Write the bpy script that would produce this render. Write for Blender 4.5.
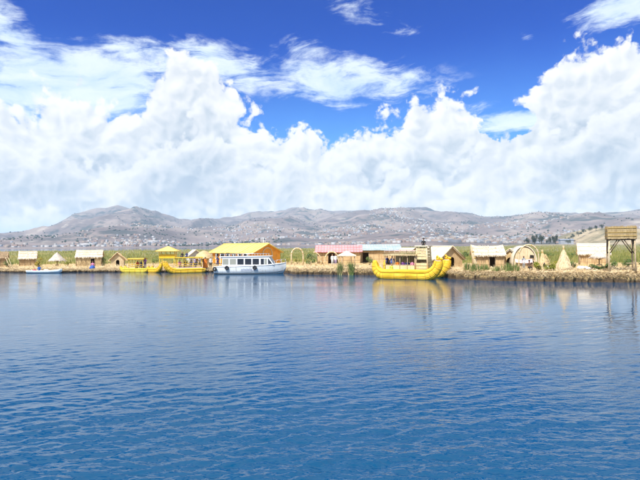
import bpy, bmesh, math, random
import numpy as np
from mathutils import Vector, Matrix, Euler, noise as mnoise

random.seed(7)
rng = np.random.default_rng(7)
for o in list(bpy.data.objects):
    bpy.data.objects.remove(o, do_unlink=True)
scene = bpy.context.scene
COL = scene.collection

# ------------------------------------------------------------------ camera
EYE, FPX, CX, CY = 3.9, 502.0, 320.0, 245.0     # eye height, focal length and horizon at mid-picture, in photograph pixels
ROLL = 5.0 / 640.0                              # the boat heels a little: the horizon drops by 5 px to the left
cam_data = bpy.data.cameras.new("camera")
cam_data.sensor_width = 36.0
cam_data.lens = 36.0 * FPX / 640.0
cam_data.clip_start = 0.2
cam_data.clip_end = 60000.0
cam = bpy.data.objects.new("camera", cam_data)
cam.location = (0, 0, EYE)
cam.rotation_euler = (Matrix.Rotation(math.radians(90) + math.atan((CY - 240.0) / FPX), 3, 'X') @ Matrix.Rotation(-ROLL, 3, 'Z')).to_euler()
COL.objects.link(cam)
scene.camera = cam

# ------------------------------------------------------------------ exposure
vs = scene.view_settings
vs.view_transform = 'Standard'
vs.look = 'None'
vs.exposure = 0.76
vs.gamma = 1.0
vs.use_curve_mapping = False
cy = scene.cycles
cy.use_denoising = True
cy.max_bounces = 6
cy.diffuse_bounces = 3
cy.glossy_bounces = 3
cy.transmission_bounces = 4
cy.volume_bounces = 1
cy.transparent_max_bounces = 12
cy.caustics_reflective = False
cy.caustics_refractive = False

# ------------------------------------------------------------------ sun
SUN_EL = math.radians(52)
SUN_AZ = math.radians(212)          # compass bearing, clockwise from +Y: behind the camera, to the left
sun_dir = Vector((math.sin(SUN_AZ) * math.cos(SUN_EL), math.cos(SUN_AZ) * math.cos(SUN_EL), math.sin(SUN_EL)))
sd = bpy.data.lights.new("sun", 'SUN')
sd.energy = 4.2
sd.angle = math.radians(0.6)
sd.color = (1.0, 0.95, 0.87)
sun = bpy.data.objects.new("sun", sd)
sun.rotation_euler = (-sun_dir).to_track_quat('-Z', 'Y').to_euler()
sun.location = (0, 0, 80)
COL.objects.link(sun)


# ------------------------------------------------------------------ node helper
class NT:
    """Short-hand for building node trees: every method returns an output socket."""
    def __init__(self, tree):
        self.t = tree
        self.n = tree.nodes
        self.l = tree.links

    def put(self, sock, v):
        if v is None:
            return
        if isinstance(v, bpy.types.NodeSocket):
            self.l.new(v, sock)
        else:
            try:
                sock.default_value = v
            except Exception:
                sock.default_value = (*v, 1.0)

    def m(self, op, a, b=None, c=None, clamp=False):
        nd = self.n.new('ShaderNodeMath')
        nd.operation = op
        nd.use_clamp = clamp
        for i, v in enumerate((a, b, c)):
            self.put(nd.inputs[i], v)
        return nd.outputs[0]

    def v(self, op, a, b=None, s=None):
        nd = self.n.new('ShaderNodeVectorMath')
        nd.operation = op
        self.put(nd.inputs[0], a)
        self.put(nd.inputs[1], b)
        if s is not None:
            self.put(nd.inputs['Scale'], s)
        return nd.outputs['Value'] if op in ('LENGTH', 'DOT_PRODUCT', 'DISTANCE') else nd.outputs['Vector']

    def xyz(self, x=0.0, y=0.0, z=0.0):
        nd = self.n.new('ShaderNodeCombineXYZ')
        for i, q in enumerate((x, y, z)):
            self.put(nd.inputs[i], q)
        return nd.outputs[0]

    def sep(self, a):
        nd = self.n.new('ShaderNodeSeparateXYZ')
        self.put(nd.inputs[0], a)
        return nd.outputs[0], nd.outputs[1], nd.outputs[2]

    def noise(self, vec, scale, detail=4.0, rough=0.55, dist=0.0, color=False, lac=2.0):
        nd = self.n.new('ShaderNodeTexNoise')
        self.put(nd.inputs['Vector'], vec)
        self.put(nd.inputs['Scale'], scale)
        nd.inputs['Detail'].default_value = detail
        nd.inputs['Roughness'].default_value = rough
        nd.inputs['Lacunarity'].default_value = lac
        nd.inputs['Distortion'].default_value = dist
        return nd.outputs['Color' if color else 'Fac']

    def voro(self, vec, scale, detail=0.0, rough=0.5, feature='SMOOTH_F1', smooth=0.6, out='Distance', rnd=1.0):
        nd = self.n.new('ShaderNodeTexVoronoi')
        nd.feature = feature
        self.put(nd.inputs['Vector'], vec)
        self.put(nd.inputs['Scale'], scale)
        nd.inputs['Detail'].default_value = detail
        nd.inputs['Roughness'].default_value = rough
        nd.inputs['Randomness'].default_value = rnd
        if 'Smoothness' in nd.inputs:
            nd.inputs['Smoothness'].default_value = smooth
        return nd.outputs[out]

    def step(self, x, a, b, c=0.0, d=1.0):
        """smooth step of x from a..b to c..d"""
        nd = self.n.new('ShaderNodeMapRange')
        nd.interpolation_type = 'SMOOTHSTEP'
        self.put(nd.inputs[0], x)
        for i, q in enumerate((a, b, c, d)):
            self.put(nd.inputs[1 + i], q)
        return nd.outputs[0]

    def lin(self, x, a, b, c=0.0, d=1.0):
        nd = self.n.new('ShaderNodeMapRange')
        nd.clamp = True
        self.put(nd.inputs[0], x)
        for i, q in enumerate((a, b, c, d)):
            self.put(nd.inputs[1 + i], q)
        return nd.outputs[0]

    def mix(self, f, a, b, mode='MIX'):
        nd = self.n.new('ShaderNodeMix')
        nd.data_type = 'RGBA'
        nd.blend_type = mode
        nd.clamp_factor = True
        self.put(nd.inputs['Factor'], f)
        self.put(nd.inputs[6], a)
        self.put(nd.inputs[7], b)
        return nd.outputs[2]

    def ramp(self, x, stops):
        nd = self.n.new('ShaderNodeValToRGB')
        e = nd.color_ramp.elements
        while len(e) < len(stops):
            e.new(0.5)
        for q, (p, c) in zip(e, stops):
            q.position = p
            q.color = (*c, 1.0)
        self.put(nd.inputs[0], x)
        return nd.outputs[0]


def cy_at(x):
    """the horizon's row under photograph column x"""
    return CY + (CX - np.asarray(x, float)) * ROLL


def P(x, y, Y):
    """world point seen at photograph pixel (x, y) when it stands Y metres in front of the camera"""
    return Vector(((x - CX) / FPX * Y, Y, EYE - (y - float(cy_at(x))) / FPX * Y))


def PX(x, Y):
    return (x - CX) / FPX * Y


def azel(x, y):
    return math.atan2(x - CX, FPX), math.atan2(float(cy_at(x)) - y, math.hypot(x - CX, FPX))

# ------------------------------------------------------------------ sky with clouds
def build_world():
    w = bpy.data.worlds.new("World")
    scene.world = w
    w.use_nodes = True
    t = w.node_tree
    t.nodes.clear()
    N = NT(t)
    out = t.nodes.new('ShaderNodeOutputWorld')
    bg = t.nodes.new('ShaderNodeBackground')
    bg.inputs['Strength'].default_value = 0.1
    t.links.new(bg.outputs[0], out.inputs[0])
    sky = t.nodes.new('ShaderNodeTexSky')
    sky.sky_type = 'NISHITA'
    sky.sun_disc = False
    sky.sun_elevation = SUN_EL
    sky.sun_rotation = SUN_AZ
    sky.altitude = 3800.0
    sky.air_density = 1.0
    sky.dust_density = 0.3
    sky.ozone_density = 3.0
    hs = t.nodes.new('ShaderNodeHueSaturation')
    hs.inputs['Hue'].default_value = 0.496
    hs.inputs['Saturation'].default_value = 1.9
    hs.inputs['Value'].default_value = 1.0
    t.links.new(sky.outputs[0], hs.inputs['Color'])
    blue = N.mix(1.0, hs.outputs[0], (0.0, 0.46, 1.14), 'MULTIPLY')     # deep high-altitude blue

    tc = t.nodes.new('ShaderNodeTexCoord')
    d = tc.outputs['Generated']
    # gentle turbulence of the whole cloud deck
    wv = N.v('SUBTRACT', N.noise(d, 7.0, 4.0, 0.55, color=True), (0.5, 0.5, 0.5))
    dw = N.v('ADD', d, N.v('SCALE', wv, s=0.05))
    x, y, z = N.sep(dw)
    az = N.m('ARCTAN2', x, y)
    el = N.m('ARCTAN2', z, N.m('SQRT', N.m('ADD', N.m('MULTIPLY', x, x), N.m('MULTIPLY', y, y))))

    # skyline of the cumulus bank (elevation of its top against bearing)
    sky_line = [(-30, 96), (0, 100), (30, 96), (58, 84), (95, 84), (112, 98), (137, 106), (146, 84), (160, 62), (178, 53), (205, 54),
                (219, 66), (233, 76), (239, 100), (250, 112), (264, 116), (272, 131), (290, 122), (312, 132), (336, 134),
                (352, 133), (372, 122), (384, 113), (398, 116), (412, 108), (430, 97), (456, 97), (474, 103), (500, 101), (520, 104),
                (536, 96), (546, 80), (560, 62), (576, 44), (600, 36), (640, 36), (680, 60)]
    AZ0, AZ1 = -0.8, 0.8
    fc = t.nodes.new('ShaderNodeFloatCurve')
    c = fc.mapping.curves[0]
    pts = [(0.0, 0.52), (0.06, 0.40)]
    for (px, py) in sky_line:
        a, e = azel(px, py)
        pts.append(((a - AZ0) / (AZ1 - AZ0), e / 0.5))
    pts += [(0.94, 0.62), (1.0, 0.52)]
    c.points[0].location = pts[0]
    c.points[1].location = pts[-1]
    for p in pts[1:-1]:
        c.points.new(*p)
    for p in c.points:
        p.handle_type = 'AUTO'
    fc.mapping.update()
    t.links.new(N.lin(az, AZ0, AZ1), fc.inputs['Value'])
    top = N.m('MULTIPLY', fc.outputs[0], 0.5)
    # off to the sides the bank goes on, its height wandering
    side = N.step(N.m('ABSOLUTE', az), 0.72, 1.0)
    wander = N.lin(N.noise(d, 2.6, 2.0), 0.3, 0.7, -0.16, 0.16)
    top = N.m('ADD', top, N.m('MULTIPLY', wander, side))

    # rounded billows: folded noise in three sizes gives round heads with creases between them
    def billow(vec, fine=True):
        s = None
        for sc, k in ((9.0, 0.62), (19.0, 0.40), (43.0, 0.24)):
            f = N.m('MULTIPLY', N.m('ABSOLUTE', N.m('SUBTRACT', N.noise(vec, sc, 0.0), 0.5)), 2.0 * k)
            s = f if s is None else N.m('ADD', s, f)
        return s
    def blob(px, py, rx, ry, rot=0.0):
        a, e = azel(px, py)
        q = N.xyz(N.m('SUBTRACT', az, a), N.m('SUBTRACT', el, e), 0.0)
        nd = t.nodes.new('ShaderNodeVectorRotate')
        nd.rotation_type = 'Z_AXIS'
        nd.inputs['Angle'].default_value = rot
        t.links.new(q, nd.inputs['Vector'])
        q = N.v('MULTIPLY', nd.outputs[0], (FPX / rx, FPX / ry, 0.0))
        return N.step(N.v('LENGTH', q), 1.0, 0.0)
    dd = N.v('MULTIPLY', dw, (1.0, 1.0, 1.12))
    fine = N.m('MULTIPLY', N.m('SUBTRACT', N.noise(dd, 90.0, 3.0, 0.6), 0.5), 0.5)

    def bank(top_k, shift, sharp, deep, puff=1.3):
        """one bank of cumulus heaps below the line TOP_K: its cover and its brightness"""
        q = N.v('ADD', dd, shift)
        b0, b1 = billow(q), billow(N.v('ADD', q, (-0.009, 0.0, 0.015)))
        F = N.m('ADD', N.m('MULTIPLY', N.m('SUBTRACT', top_k, el), 9.0), N.m('ADD', N.m('MULTIPLY', N.m('SUBTRACT', b0, 0.27), puff * 0.9), fine))
        rel = N.lin(N.m('SUBTRACT', b0, b1), -0.15, 0.15)
        under = N.step(F, 0.15, deep)
        lit = N.m('ADD', N.m('MULTIPLY', rel, 0.46), N.m('MULTIPLY', N.m('SUBTRACT', 1.0, under), 0.50))
        return F, N.step(F, 0.0, sharp), lit

    # three banks, one behind the other: the far one carries the skyline, the nearer ones are lower
    u1 = N.noise(N.xyz(N.m('MULTIPLY', az, 3.1), 4.0, 0.0), 1.0, 2.0)
    u2 = N.noise(N.xyz(N.m('MULTIPLY', az, 4.6), 9.0, 0.0), 1.0, 2.0)
    F1, c1, l1 = bank(top, (0.0, 0.0, 0.0), 0.20, 1.5)
    holes = N.m('MULTIPLY', blob(508, 124, 34, 22), 1.9)
    holes = N.m('MULTIPLY', holes, N.lin(N.noise(dd, 34.0, 4.0, 0.6), 0.32, 0.62, 0.25, 1.5))
    c1 = N.step(N.m('SUBTRACT', F1, holes), 0.0, 0.20)
    F2, c2, l2 = bank(N.m('ADD', N.m('MULTIPLY', top, 0.42), N.lin(u1, 0.3, 0.7, 0.0, 0.13)), (3.1, 0.0, 1.7), 0.26, 1.1, 1.5)
    F3, c3, l3 = bank(N.lin(u2, 0.3, 0.7, 0.035, 0.125), (7.7, 0.0, 4.3), 0.40, 0.9, 1.3)
    low = N.step(el, 0.02, 0.15)

    def shade(l, k):
        c = N.ramp(l, [(0.10, (0.50, 0.58, 0.69)), (0.34, (0.67, 0.73, 0.80)), (0.60, (0.86, 0.88, 0.91)), (0.84, (1.0, 1.0, 1.0))])
        return N.v('SCALE', c, s=k)
    ccol = shade(l1, 6.7)
    ccol = N.mix(N.m('MULTIPLY', c2, 0.85), ccol, shade(N.m('ADD', l2, 0.02), 6.6))
    ccol = N.mix(N.m('MULTIPLY', c3, 0.75), ccol, shade(N.m('ADD', N.m('MULTIPLY', l3, 0.75), 0.16), 6.5))
    ccol = N.mix(1.0, ccol, N.mix(low, (1.34, 1.19, 1.05), (0.95, 0.955, 0.965)), 'MULTIPLY')     # low clouds painted warmer and brighter to offset the blue haze
    cum = N.m('MAXIMUM', c1, N.m('MAXIMUM', c2, c3))

    # thin high cloud in streaks
    st = N.v('MULTIPLY', N.xyz(N.m('ADD', az, N.m('MULTIPLY', el, 0.6)), N.m('SUBTRACT', el, N.m('MULTIPLY', az, 0.10)), 0.0), (6.5, 26.0, 1.0))
    fib = N.noise(st, 1.0, 8.0, 0.66, 0.6)
    mottle = N.noise(N.v('MULTIPLY', d, (1.0, 1.0, 2.0)), 14.0, 6.0, 0.6)
    area = N.m('MULTIPLY', blob(60, 84, 210, 62), 1.05)
    for (px, py, rx, ry, rot, k) in [(200, 62, 150, 36, 0.05, 0.85), (345, 82, 150, 36, 0.06, 0.95), (0, 20, 80, 28, 0.5, 0.75), (370, 14, 90, 22, 0.25, 0.40),
                                     (625, 8, 60, 28, 0.0, 0.95), (505, 118, 120, 22, 0.05, 0.8), (527, 36, 20, 8, 0.1, 0.5), (320, 58, 60, 26, 0.3, 0.45),
                                     (20, 55, 120, 40, 0.2, 0.5)]:
        area = N.m('MAXIMUM', area, N.m('MULTIPLY', blob(px, py, rx, ry, rot), k))
    far_side = N.m('MAXIMUM', N.step(N.m('ABSOLUTE', az), 0.65, 0.9), N.step(el, 0.47, 0.66))
    area = N.m('MAXIMUM', area, N.m('MULTIPLY', far_side, N.step(N.noise(d, 1.7, 3.0), 0.24, 0.46)))  # the overhead part is unseen cloud, thickened to brighten the water
    dens = N.m('ADD', N.m('MULTIPLY', N.m('SUBTRACT', fib, 0.5), 2.3), N.m('MULTIPLY', N.m('SUBTRACT', mottle, 0.5), 1.5))
    cir = N.step(N.m('ADD', dens, N.m('MULTIPLY', area, 1.05)), 0.18, 0.92)
    cir = N.m('MULTIPLY', N.m('MULTIPLY', cir, N.step(area, 0.0, 0.25)), 0.88)
    cir_col = N.v('SCALE', N.mix(N.step(fib, 0.35, 0.65), (0.60, 0.74, 0.90), (0.80, 0.88, 0.95)), s=7.6)
    # milky air low over the hills
    milk = N.step(el, 0.40, 0.0, 0.0, 0.85)
    colr = N.mix(milk, blue, (1.5, 4.6, 7.8))
    colr = N.mix(cir, colr, cir_col)
    colr = N.mix(cum, colr, ccol)
    # below the horizon (only ever seen by stray rays): as the milky air
    t.links.new(colr, bg.inputs['Color'])
    w.cycles.sampling_method = 'MANUAL'
    w.cycles.sample_map_resolution = 1024


build_world()

# ------------------------------------------------------------------ materials
MATS = {}


def new_mat(name):
    m = bpy.data.materials.new(name)
    m.use_nodes = True
    t = m.node_tree
    t.nodes.clear()
    out = t.nodes.new('ShaderNodeOutputMaterial')
    b = t.nodes.new('ShaderNodeBsdfPrincipled')
    t.links.new(b.outputs[0], out.inputs[0])
    MATS[name] = m
    return m, NT(t), b, out


def obj_co(N, world=False):
    if world:
        return N.n.new('ShaderNodeNewGeometry').outputs['Position']
    return N.n.new('ShaderNodeTexCoord').outputs['Object']


def plain(name, col, rough=0.6, var=0.12, scale=3.0, metallic=0.0, dirt=None, streak=None):
    """painted or woven surface with slight unevenness and, if asked, grime"""
    m, N, b, out = new_mat(name)
    co = obj_co(N)
    n = N.noise(co, scale, 5.0, 0.6)
    info = N.n.new('ShaderNodeObjectInfo')
    tint = N.lin(info.outputs['Random'], 0.0, 1.0, 0.90, 1.08)
    lo = tuple(c * (1 - var) for c in col)
    hi = tuple(min(1, c * (1 + var)) for c in col)
    c = N.mix(N.lin(n, 0.3, 0.7), lo, hi)
    if dirt:
        c = N.mix(N.m('MULTIPLY', N.step(N.noise(co, scale * 0.6, 6.0, 0.7), 0.52, 0.75), 0.6), c, dirt)
    if streak:
        sk = N.noise(N.v('MULTIPLY', co, (5.0, 5.0, 0.7)), 1.0, 5.0, 0.65)
        c = N.mix(N.m('MULTIPLY', N.step(sk, 0.54, 0.74), 0.7), c, streak)
    c = N.v('SCALE', c, s=tint)
    N.put(b.inputs['Base Color'], c)
    N.put(b.inputs['Roughness'], N.lin(n, 0.3, 0.7, rough - 0.08, rough + 0.08))
    b.inputs['Metallic'].default_value = metallic
    return m


def reed(name, dark, mid, light, stretch=(14, 14, 1.2), rough=0.75, patch=1.1, bump=0.35):
    """dry reed stalks lying side by side: streaks across STRETCH's large axes, weathered patches"""
    m, N, b, out = new_mat(name)
    co = obj_co(N)
    info = N.n.new('ShaderNodeObjectInfo')
    shift = N.xyz(N.m('MULTIPLY', info.outputs['Random'], 37.0), N.m('MULTIPLY', info.outputs['Random'], 11.0), 0.0)
    q = N.v('ADD', co, shift)
    s = N.noise(N.v('MULTIPLY', q, stretch), 1.0, 4.0, 0.65)
    p = N.noise(q, patch, 4.0, 0.6)
    f = N.m('ADD', N.m('MULTIPLY', s, 0.62), N.m('MULTIPLY', p, 0.38))
    c = N.ramp(f, [(0.33, dark), (0.47, mid), (0.62, light)])
    N.put(b.inputs['Base Color'], c)
    b.inputs['Roughness'].default_value = rough
    bp = N.n.new('ShaderNodeBump')
    bp.inputs['Strength'].default_value = bump
    bp.inputs['Distance'].default_value = 0.03
    N.put(bp.inputs['Height'], s)
    N.l.new(bp.outputs[0], b.inputs['Normal'])
    return m


def leafy(name, cols, scale=0.8, trans=0.0, rough=0.6):
    """foliage: colour varies from clump to clump and leaf to leaf"""
    m, N, b, out = new_mat(name)
    co = obj_co(N, world=True)
    f = N.m('ADD', N.m('MULTIPLY', N.noise(co, scale, 3.0, 0.6), 0.6), N.m('MULTIPLY', N.noise(co, scale * 9, 2.0, 0.6), 0.4))
    k = len(cols)
    N.put(b.inputs['Base Color'], N.ramp(f, [(0.34 + 0.32 * i / (k - 1), c) for i, c in enumerate(cols)]))
    b.inputs['Roughness'].default_value = rough
    return m


reed('cream_thatch', (0.42, 0.34, 0.23), (0.60, 0.51, 0.38), (0.71, 0.64, 0.51), (10, 10, 10), 0.8, 0.8)
reed('tan_reed_wall', (0.29, 0.18, 0.085), (0.49, 0.33, 0.165), (0.61, 0.45, 0.25), (14, 14, 1.0))
reed('straw', (0.24, 0.155, 0.07), (0.44, 0.31, 0.15), (0.62, 0.48, 0.27), (12, 12, 2))
reed('pale_straw', (0.36, 0.27, 0.15), (0.54, 0.42, 0.25), (0.68, 0.57, 0.38), (12, 12, 2))
reed('grey_thatch', (0.26, 0.21, 0.17), (0.44, 0.37, 0.31), (0.60, 0.53, 0.46), (10, 10, 4))
reed('brown_thatch', (0.16, 0.10, 0.05), (0.30, 0.20, 0.11), (0.44, 0.32, 0.19), (10, 10, 4))
reed('yellow_reed', (0.36, 0.19, 0.006), (0.71, 0.42, 0.010), (0.86, 0.59, 0.06), (0.7, 11, 11), 0.75, 0.7, 1.0)
reed('yellow_green_reed', (0.36, 0.28, 0.02), (0.60, 0.47, 0.03), (0.74, 0.62, 0.10), (0.7, 11, 11), 0.75, 0.7, 1.0)
reed('ochre_reed', (0.36, 0.20, 0.02), (0.56, 0.34, 0.03), (0.68, 0.46, 0.08), (1.0, 16, 16), 0.6, 0.9, 0.5)
reed('mat_reed', (0.40, 0.30, 0.15), (0.60, 0.47, 0.25), (0.72, 0.60, 0.36), (16, 16, 1.2))
reed('dark_reed_edge', (0.05, 0.03, 0.015), (0.13, 0.08, 0.04), (0.30, 0.20, 0.10), (6, 6, 2))
plain('rope', (0.46, 0.29, 0.05), 0.85, 0.2, 20)
plain('hull_rope', (0.50, 0.30, 0.03), 0.85, 0.2, 20)
plain('pole_wood', (0.42, 0.32, 0.20), 0.8, 0.3, 6)
plain('dark_wood', (0.10, 0.065, 0.04), 0.8, 0.3, 6)
plain('interior_shade', (0.02, 0.015, 0.012), 0.9, 0.2, 4)  # near-black colour painted in place of unlit interiors
plain('yellow_roof', (0.72, 0.55, 0.15), 0.55, 0.16, 1.2, dirt=(0.52, 0.40, 0.15), streak=(0.60, 0.50, 0.26))
plain('orange_wall', (0.72, 0.29, 0.02), 0.65, 0.2, 1.5, dirt=(0.55, 0.25, 0.05))
plain('yellow_paint', (0.70, 0.46, 0.02), 0.55, 0.12, 2)
plain('pink_roof', (0.60, 0.25, 0.27), 0.6, 0.2, 0.9, dirt=(0.50, 0.36, 0.33), streak=(0.42, 0.24, 0.20))
plain('blue_roof', (0.34, 0.44, 0.50), 0.6, 0.2, 0.9, dirt=(0.32, 0.38, 0.42))
plain('white_paint', (0.78, 0.80, 0.82), 0.35, 0.06, 2, dirt=(0.52, 0.54, 0.54))
plain('hull_white', (0.72, 0.76, 0.78), 0.32, 0.07, 1.2, dirt=(0.50, 0.54, 0.55), streak=(0.40, 0.33, 0.26))
plain('hull_blue_white', (0.52, 0.62, 0.68), 0.4, 0.1, 1.5, dirt=(0.36, 0.40, 0.40))
plain('antifoul', (0.03, 0.045, 0.06), 0.6, 0.2, 3)
plain('rubber', (0.015, 0.015, 0.017), 0.75, 0.2, 8)
plain('steel', (0.55, 0.57, 0.60), 0.3, 0.08, 4, metallic=0.8)
plain('white_cloth', (0.74, 0.72, 0.68), 0.85, 0.1, 4)
plain('pink_cloth', (0.72, 0.48, 0.50), 0.85, 0.12, 4)
plain('grey_tarp', (0.55, 0.54, 0.52), 0.6, 0.15, 2)
plain('rose_red', (0.55, 0.06, 0.12), 0.8, 0.15, 4)
plain('skin', (0.34, 0.18, 0.11), 0.55, 0.08, 8)
plain('hair', (0.012, 0.010, 0.009), 0.5, 0.1, 8)
plain('shoe', (0.03, 0.025, 0.02), 0.6, 0.1, 8)
plain('black_cloth', (0.015, 0.017, 0.02), 0.85, 0.2, 6)
for nm, c in dict(navy=(0.02, 0.03, 0.13), blue=(0.02, 0.13, 0.48), royal=(0.03, 0.09, 0.34), white=(0.75, 0.75, 0.75), red=(0.50, 0.04, 0.03),
                  orange=(0.70, 0.20, 0.02), pink=(0.70, 0.25, 0.38), green=(0.06, 0.24, 0.08), purple=(0.18, 0.06, 0.26), grey=(0.25, 0.26, 0.28),
                  khaki=(0.30, 0.24, 0.15), denim=(0.05, 0.08, 0.16), lime=(0.45, 0.55, 0.06), lilac=(0.45, 0.36, 0.55), brown=(0.14, 0.08, 0.05)).items():
    plain('cloth_' + nm, c, 0.85, 0.12, 5)
leafy('reed_green', [(0.09, 0.12, 0.02), (0.17, 0.19, 0.04), (0.28, 0.25, 0.07), (0.38, 0.30, 0.12)], 0.07)
leafy('totora_green', [(0.06, 0.10, 0.02), (0.12, 0.17, 0.04), (0.25, 0.27, 0.09)], 2.2)
leafy('shrub_green', [(0.045, 0.085, 0.02), (0.10, 0.16, 0.035), (0.20, 0.25, 0.07)], 1.3)
leafy('shrub_yellow', [(0.12, 0.15, 0.02), (0.26, 0.27, 0.03), (0.45, 0.38, 0.04)], 0.9)
leafy('shrub_flower', [(0.06, 0.13, 0.02), (0.30, 0.28, 0.02), (0.62, 0.36, 0.02)], 1.6)
leafy('far_tree', [(0.012, 0.022, 0.012), (0.025, 0.04, 0.02), (0.045, 0.06, 0.03)], 0.25)


def glass_mat():
    m, N, b, out = new_mat('window_glass')
    b.inputs['Base Color'].default_value = (0.02, 0.025, 0.035, 1)
    b.inputs['Roughness'].default_value = 0.06
    b.inputs['Specular IOR Level'].default_value = 0.6
    return m


glass_mat()
m_, N_, b_, o_ = new_mat('pale_glass')
b_.inputs['Base Color'].default_value = (0.30, 0.31, 0.27, 1)
b_.inputs['Roughness'].default_value = 0.15


def tag(o, label=None, cat=None, group=None, kind=None):
    if label:
        o['label'] = label
    if cat:
        o['category'] = cat
    if group:
        o['group'] = group
    if kind:
        o['kind'] = kind
    return o


def thing(name, label, cat, loc=(0, 0, 0), yaw=0.0, group=None):
    o = bpy.data.objects.new(name, None)
    o.empty_display_size = 0.3
    o.location = loc
    o.rotation_euler = (0, 0, yaw)
    COL.objects.link(o)
    return tag(o, label, cat, group)


class MB:
    """collects faces for ONE mesh object"""
    def __init__(self):
        self.v, self.f, self.s, self.mi = [], [], [], []
        self.cur = 0

    def add(self, vs, fs, smooth=False):
        k = len(self.v)
        self.v += [tuple(p) for p in vs]
        self.f += [tuple(i + k for i in q) for q in fs]
        self.s += [smooth] * len(fs)
        self.mi += [self.cur] * len(fs)
        return self

    def box(self, c, size, rot=None):
        hx, hy, hz = (q / 2 for q in size)
        vs = [Vector((sx * hx, sy * hy, sz * hz)) for sz in (-1, 1) for sy in (-1, 1) for sx in (-1, 1)]
        if rot is not None:
            R = Euler(rot).to_matrix() if not isinstance(rot, Matrix) else rot
            vs = [R @ p for p in vs]
        c = Vector(c)
        return self.add([p + c for p in vs], [(0, 2, 3, 1), (4, 5, 7, 6), (0, 1, 5, 4), (2, 6, 7, 3), (0, 4, 6, 2), (1, 3, 7, 5)])

    def span(self, a, b):
        a, b = Vector(a), Vector(b)
        return self.box((a + b) / 2, [abs(q) for q in (b - a)])

    def tube(self, pts, rad, n=8, cap=True, smooth=True, flat=1.0, groove=0.0):
        """round bar through PTS, one radius for all or one per point"""
        pts = [Vector(p) for p in pts]
        if not hasattr(rad, '__len__'):
            rad = [rad] * len(pts)
        up = Vector((0, 0, 1))
        vs, fs = [], []
        prev = None
        for i, p in enumerate(pts):
            d = (pts[min(i + 1, len(pts) - 1)] - pts[max(i - 1, 0)])
            d = d.normalized() if d.length > 1e-9 else Vector((0, 0, 1))
            if prev is None:
                a = d.cross(up) if abs(d.dot(up)) < 0.95 else d.cross(Vector((1, 0, 0)))
            else:
                a = prev - d * prev.dot(d)
            a.normalize()
            prev = a
            b = d.cross(a).normalized()
            for k in range(n):
                t = 2 * math.pi * k / n
                vs.append(p + (a * math.cos(t) + b * math.sin(t) * flat) * rad[i] * (1 - groove * (k % 2)))
        for i in range(len(pts) - 1):
            for k in range(n):
                k2 = (k + 1) % n
                fs.append((i * n + k, i * n + k2, (i + 1) * n + k2, (i + 1) * n + k))
        if cap:
            fs.append(tuple(range(n))[::-1])
            fs.append(tuple((len(pts) - 1) * n + k for k in range(n)))
        return self.add(vs, fs, smooth)

    def bar(self, a, b, r, n=6, r2=None):
        return self.tube([a, b], [r, r if r2 is None else r2], n)

    def ball(self, c, r, nu=10, nv=7):
        c = Vector(c)
        rx, ry, rz = r if hasattr(r, '__len__') else (r, r, r)
        vs = [c + Vector((0, 0, -rz))]
        for j in range(1, nv):
            ph = -math.pi / 2 + math.pi * j / nv
            for i in range(nu):
                th = 2 * math.pi * i / nu
                vs.append(c + Vector((rx * math.cos(ph) * math.cos(th), ry * math.cos(ph) * math.sin(th), rz * math.sin(ph))))
        vs.append(c + Vector((0, 0, rz)))
        fs = []
        for i in range(nu):
            fs.append((0, 1 + (i + 1) % nu, 1 + i))
            for j in range(nv - 2):
                a = 1 + j * nu
                fs.append((a + i, a + (i + 1) % nu, a + nu + (i + 1) % nu, a + nu + i))
            a = 1 + (nv - 2) * nu
            fs.append((a + i, a + (i + 1) % nu, len(vs) - 1))
        return self.add(vs, fs, True)

    def prism(self, poly, d0, d1, axis='y'):
        """polygon in the plane across AXIS, pushed from d0 to d1 along it"""
        def mk(u, w, d):
            return {'y': (u, d, w), 'x': (d, u, w), 'z': (u, w, d)}[axis]
        n = len(poly)
        vs = [mk(u, w, d0) for u, w in poly] + [mk(u, w, d1) for u, w in poly]
        fs = [tuple(range(n)), tuple(range(2 * n - 1, n - 1, -1))]
        fs += [(i, i + n, (i + 1) % n + n, (i + 1) % n) for i in range(n)]
        return self.add(vs, fs)

    def slab(self, quad, th):
        """four corners, thickened downwards along the normal"""
        q = [Vector(p) for p in quad]
        nrm = (q[1] - q[0]).cross(q[3] - q[0]).normalized()
        if nrm.z < 0:
            nrm = -nrm
        vs = q + [p - nrm * th for p in q]
        return self.add(vs, [(0, 1, 2, 3), (7, 6, 5, 4), (0, 4, 5, 1), (1, 5, 6, 2), (2, 6, 7, 3), (3, 7, 4, 0)])

    def rings(self, rings, cap=True, smooth=True, closed=True):
        n = len(rings[0])
        vs = [p for r in rings for p in r]
        fs = []
        for i in range(len(rings) - 1):
            for k in range(n if closed else n - 1):
                k2 = (k + 1) % n
                fs.append((i * n + k, i * n + k2, (i + 1) * n + k2, (i + 1) * n + k))
        if cap:
            fs.append(tuple(range(n))[::-1])
            fs.append(tuple((len(rings) - 1) * n + k for k in range(n)))
        return self.add(vs, fs, smooth)

    def mesh(self, name, mats):
        me = bpy.data.meshes.new(name)
        me.from_pydata(self.v, [], self.f)
        me.polygons.foreach_set('use_smooth', self.s)
        if not isinstance(mats, (list, tuple)):
            mats = [mats]
        for q in mats:
            me.materials.append(MATS[q] if isinstance(q, str) else q)
        if len(mats) > 1:
            me.polygons.foreach_set('material_index', self.mi)
        bm = bmesh.new()
        bm.from_mesh(me)
        bmesh.ops.recalc_face_normals(bm, faces=bm.faces)
        bm.to_mesh(me)
        bm.free()
        me.update()
        return me

    def build(self, name, mats, parent=None, bevel=0.0):
        o = bpy.data.objects.new(name, self.mesh(name, mats))
        COL.objects.link(o)
        o.parent = parent
        if bevel:
            b = o.modifiers.new('bevel', 'BEVEL')
            b.width = bevel
            b.segments = 2
            b.limit_method = 'ANGLE'
        return o


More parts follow.
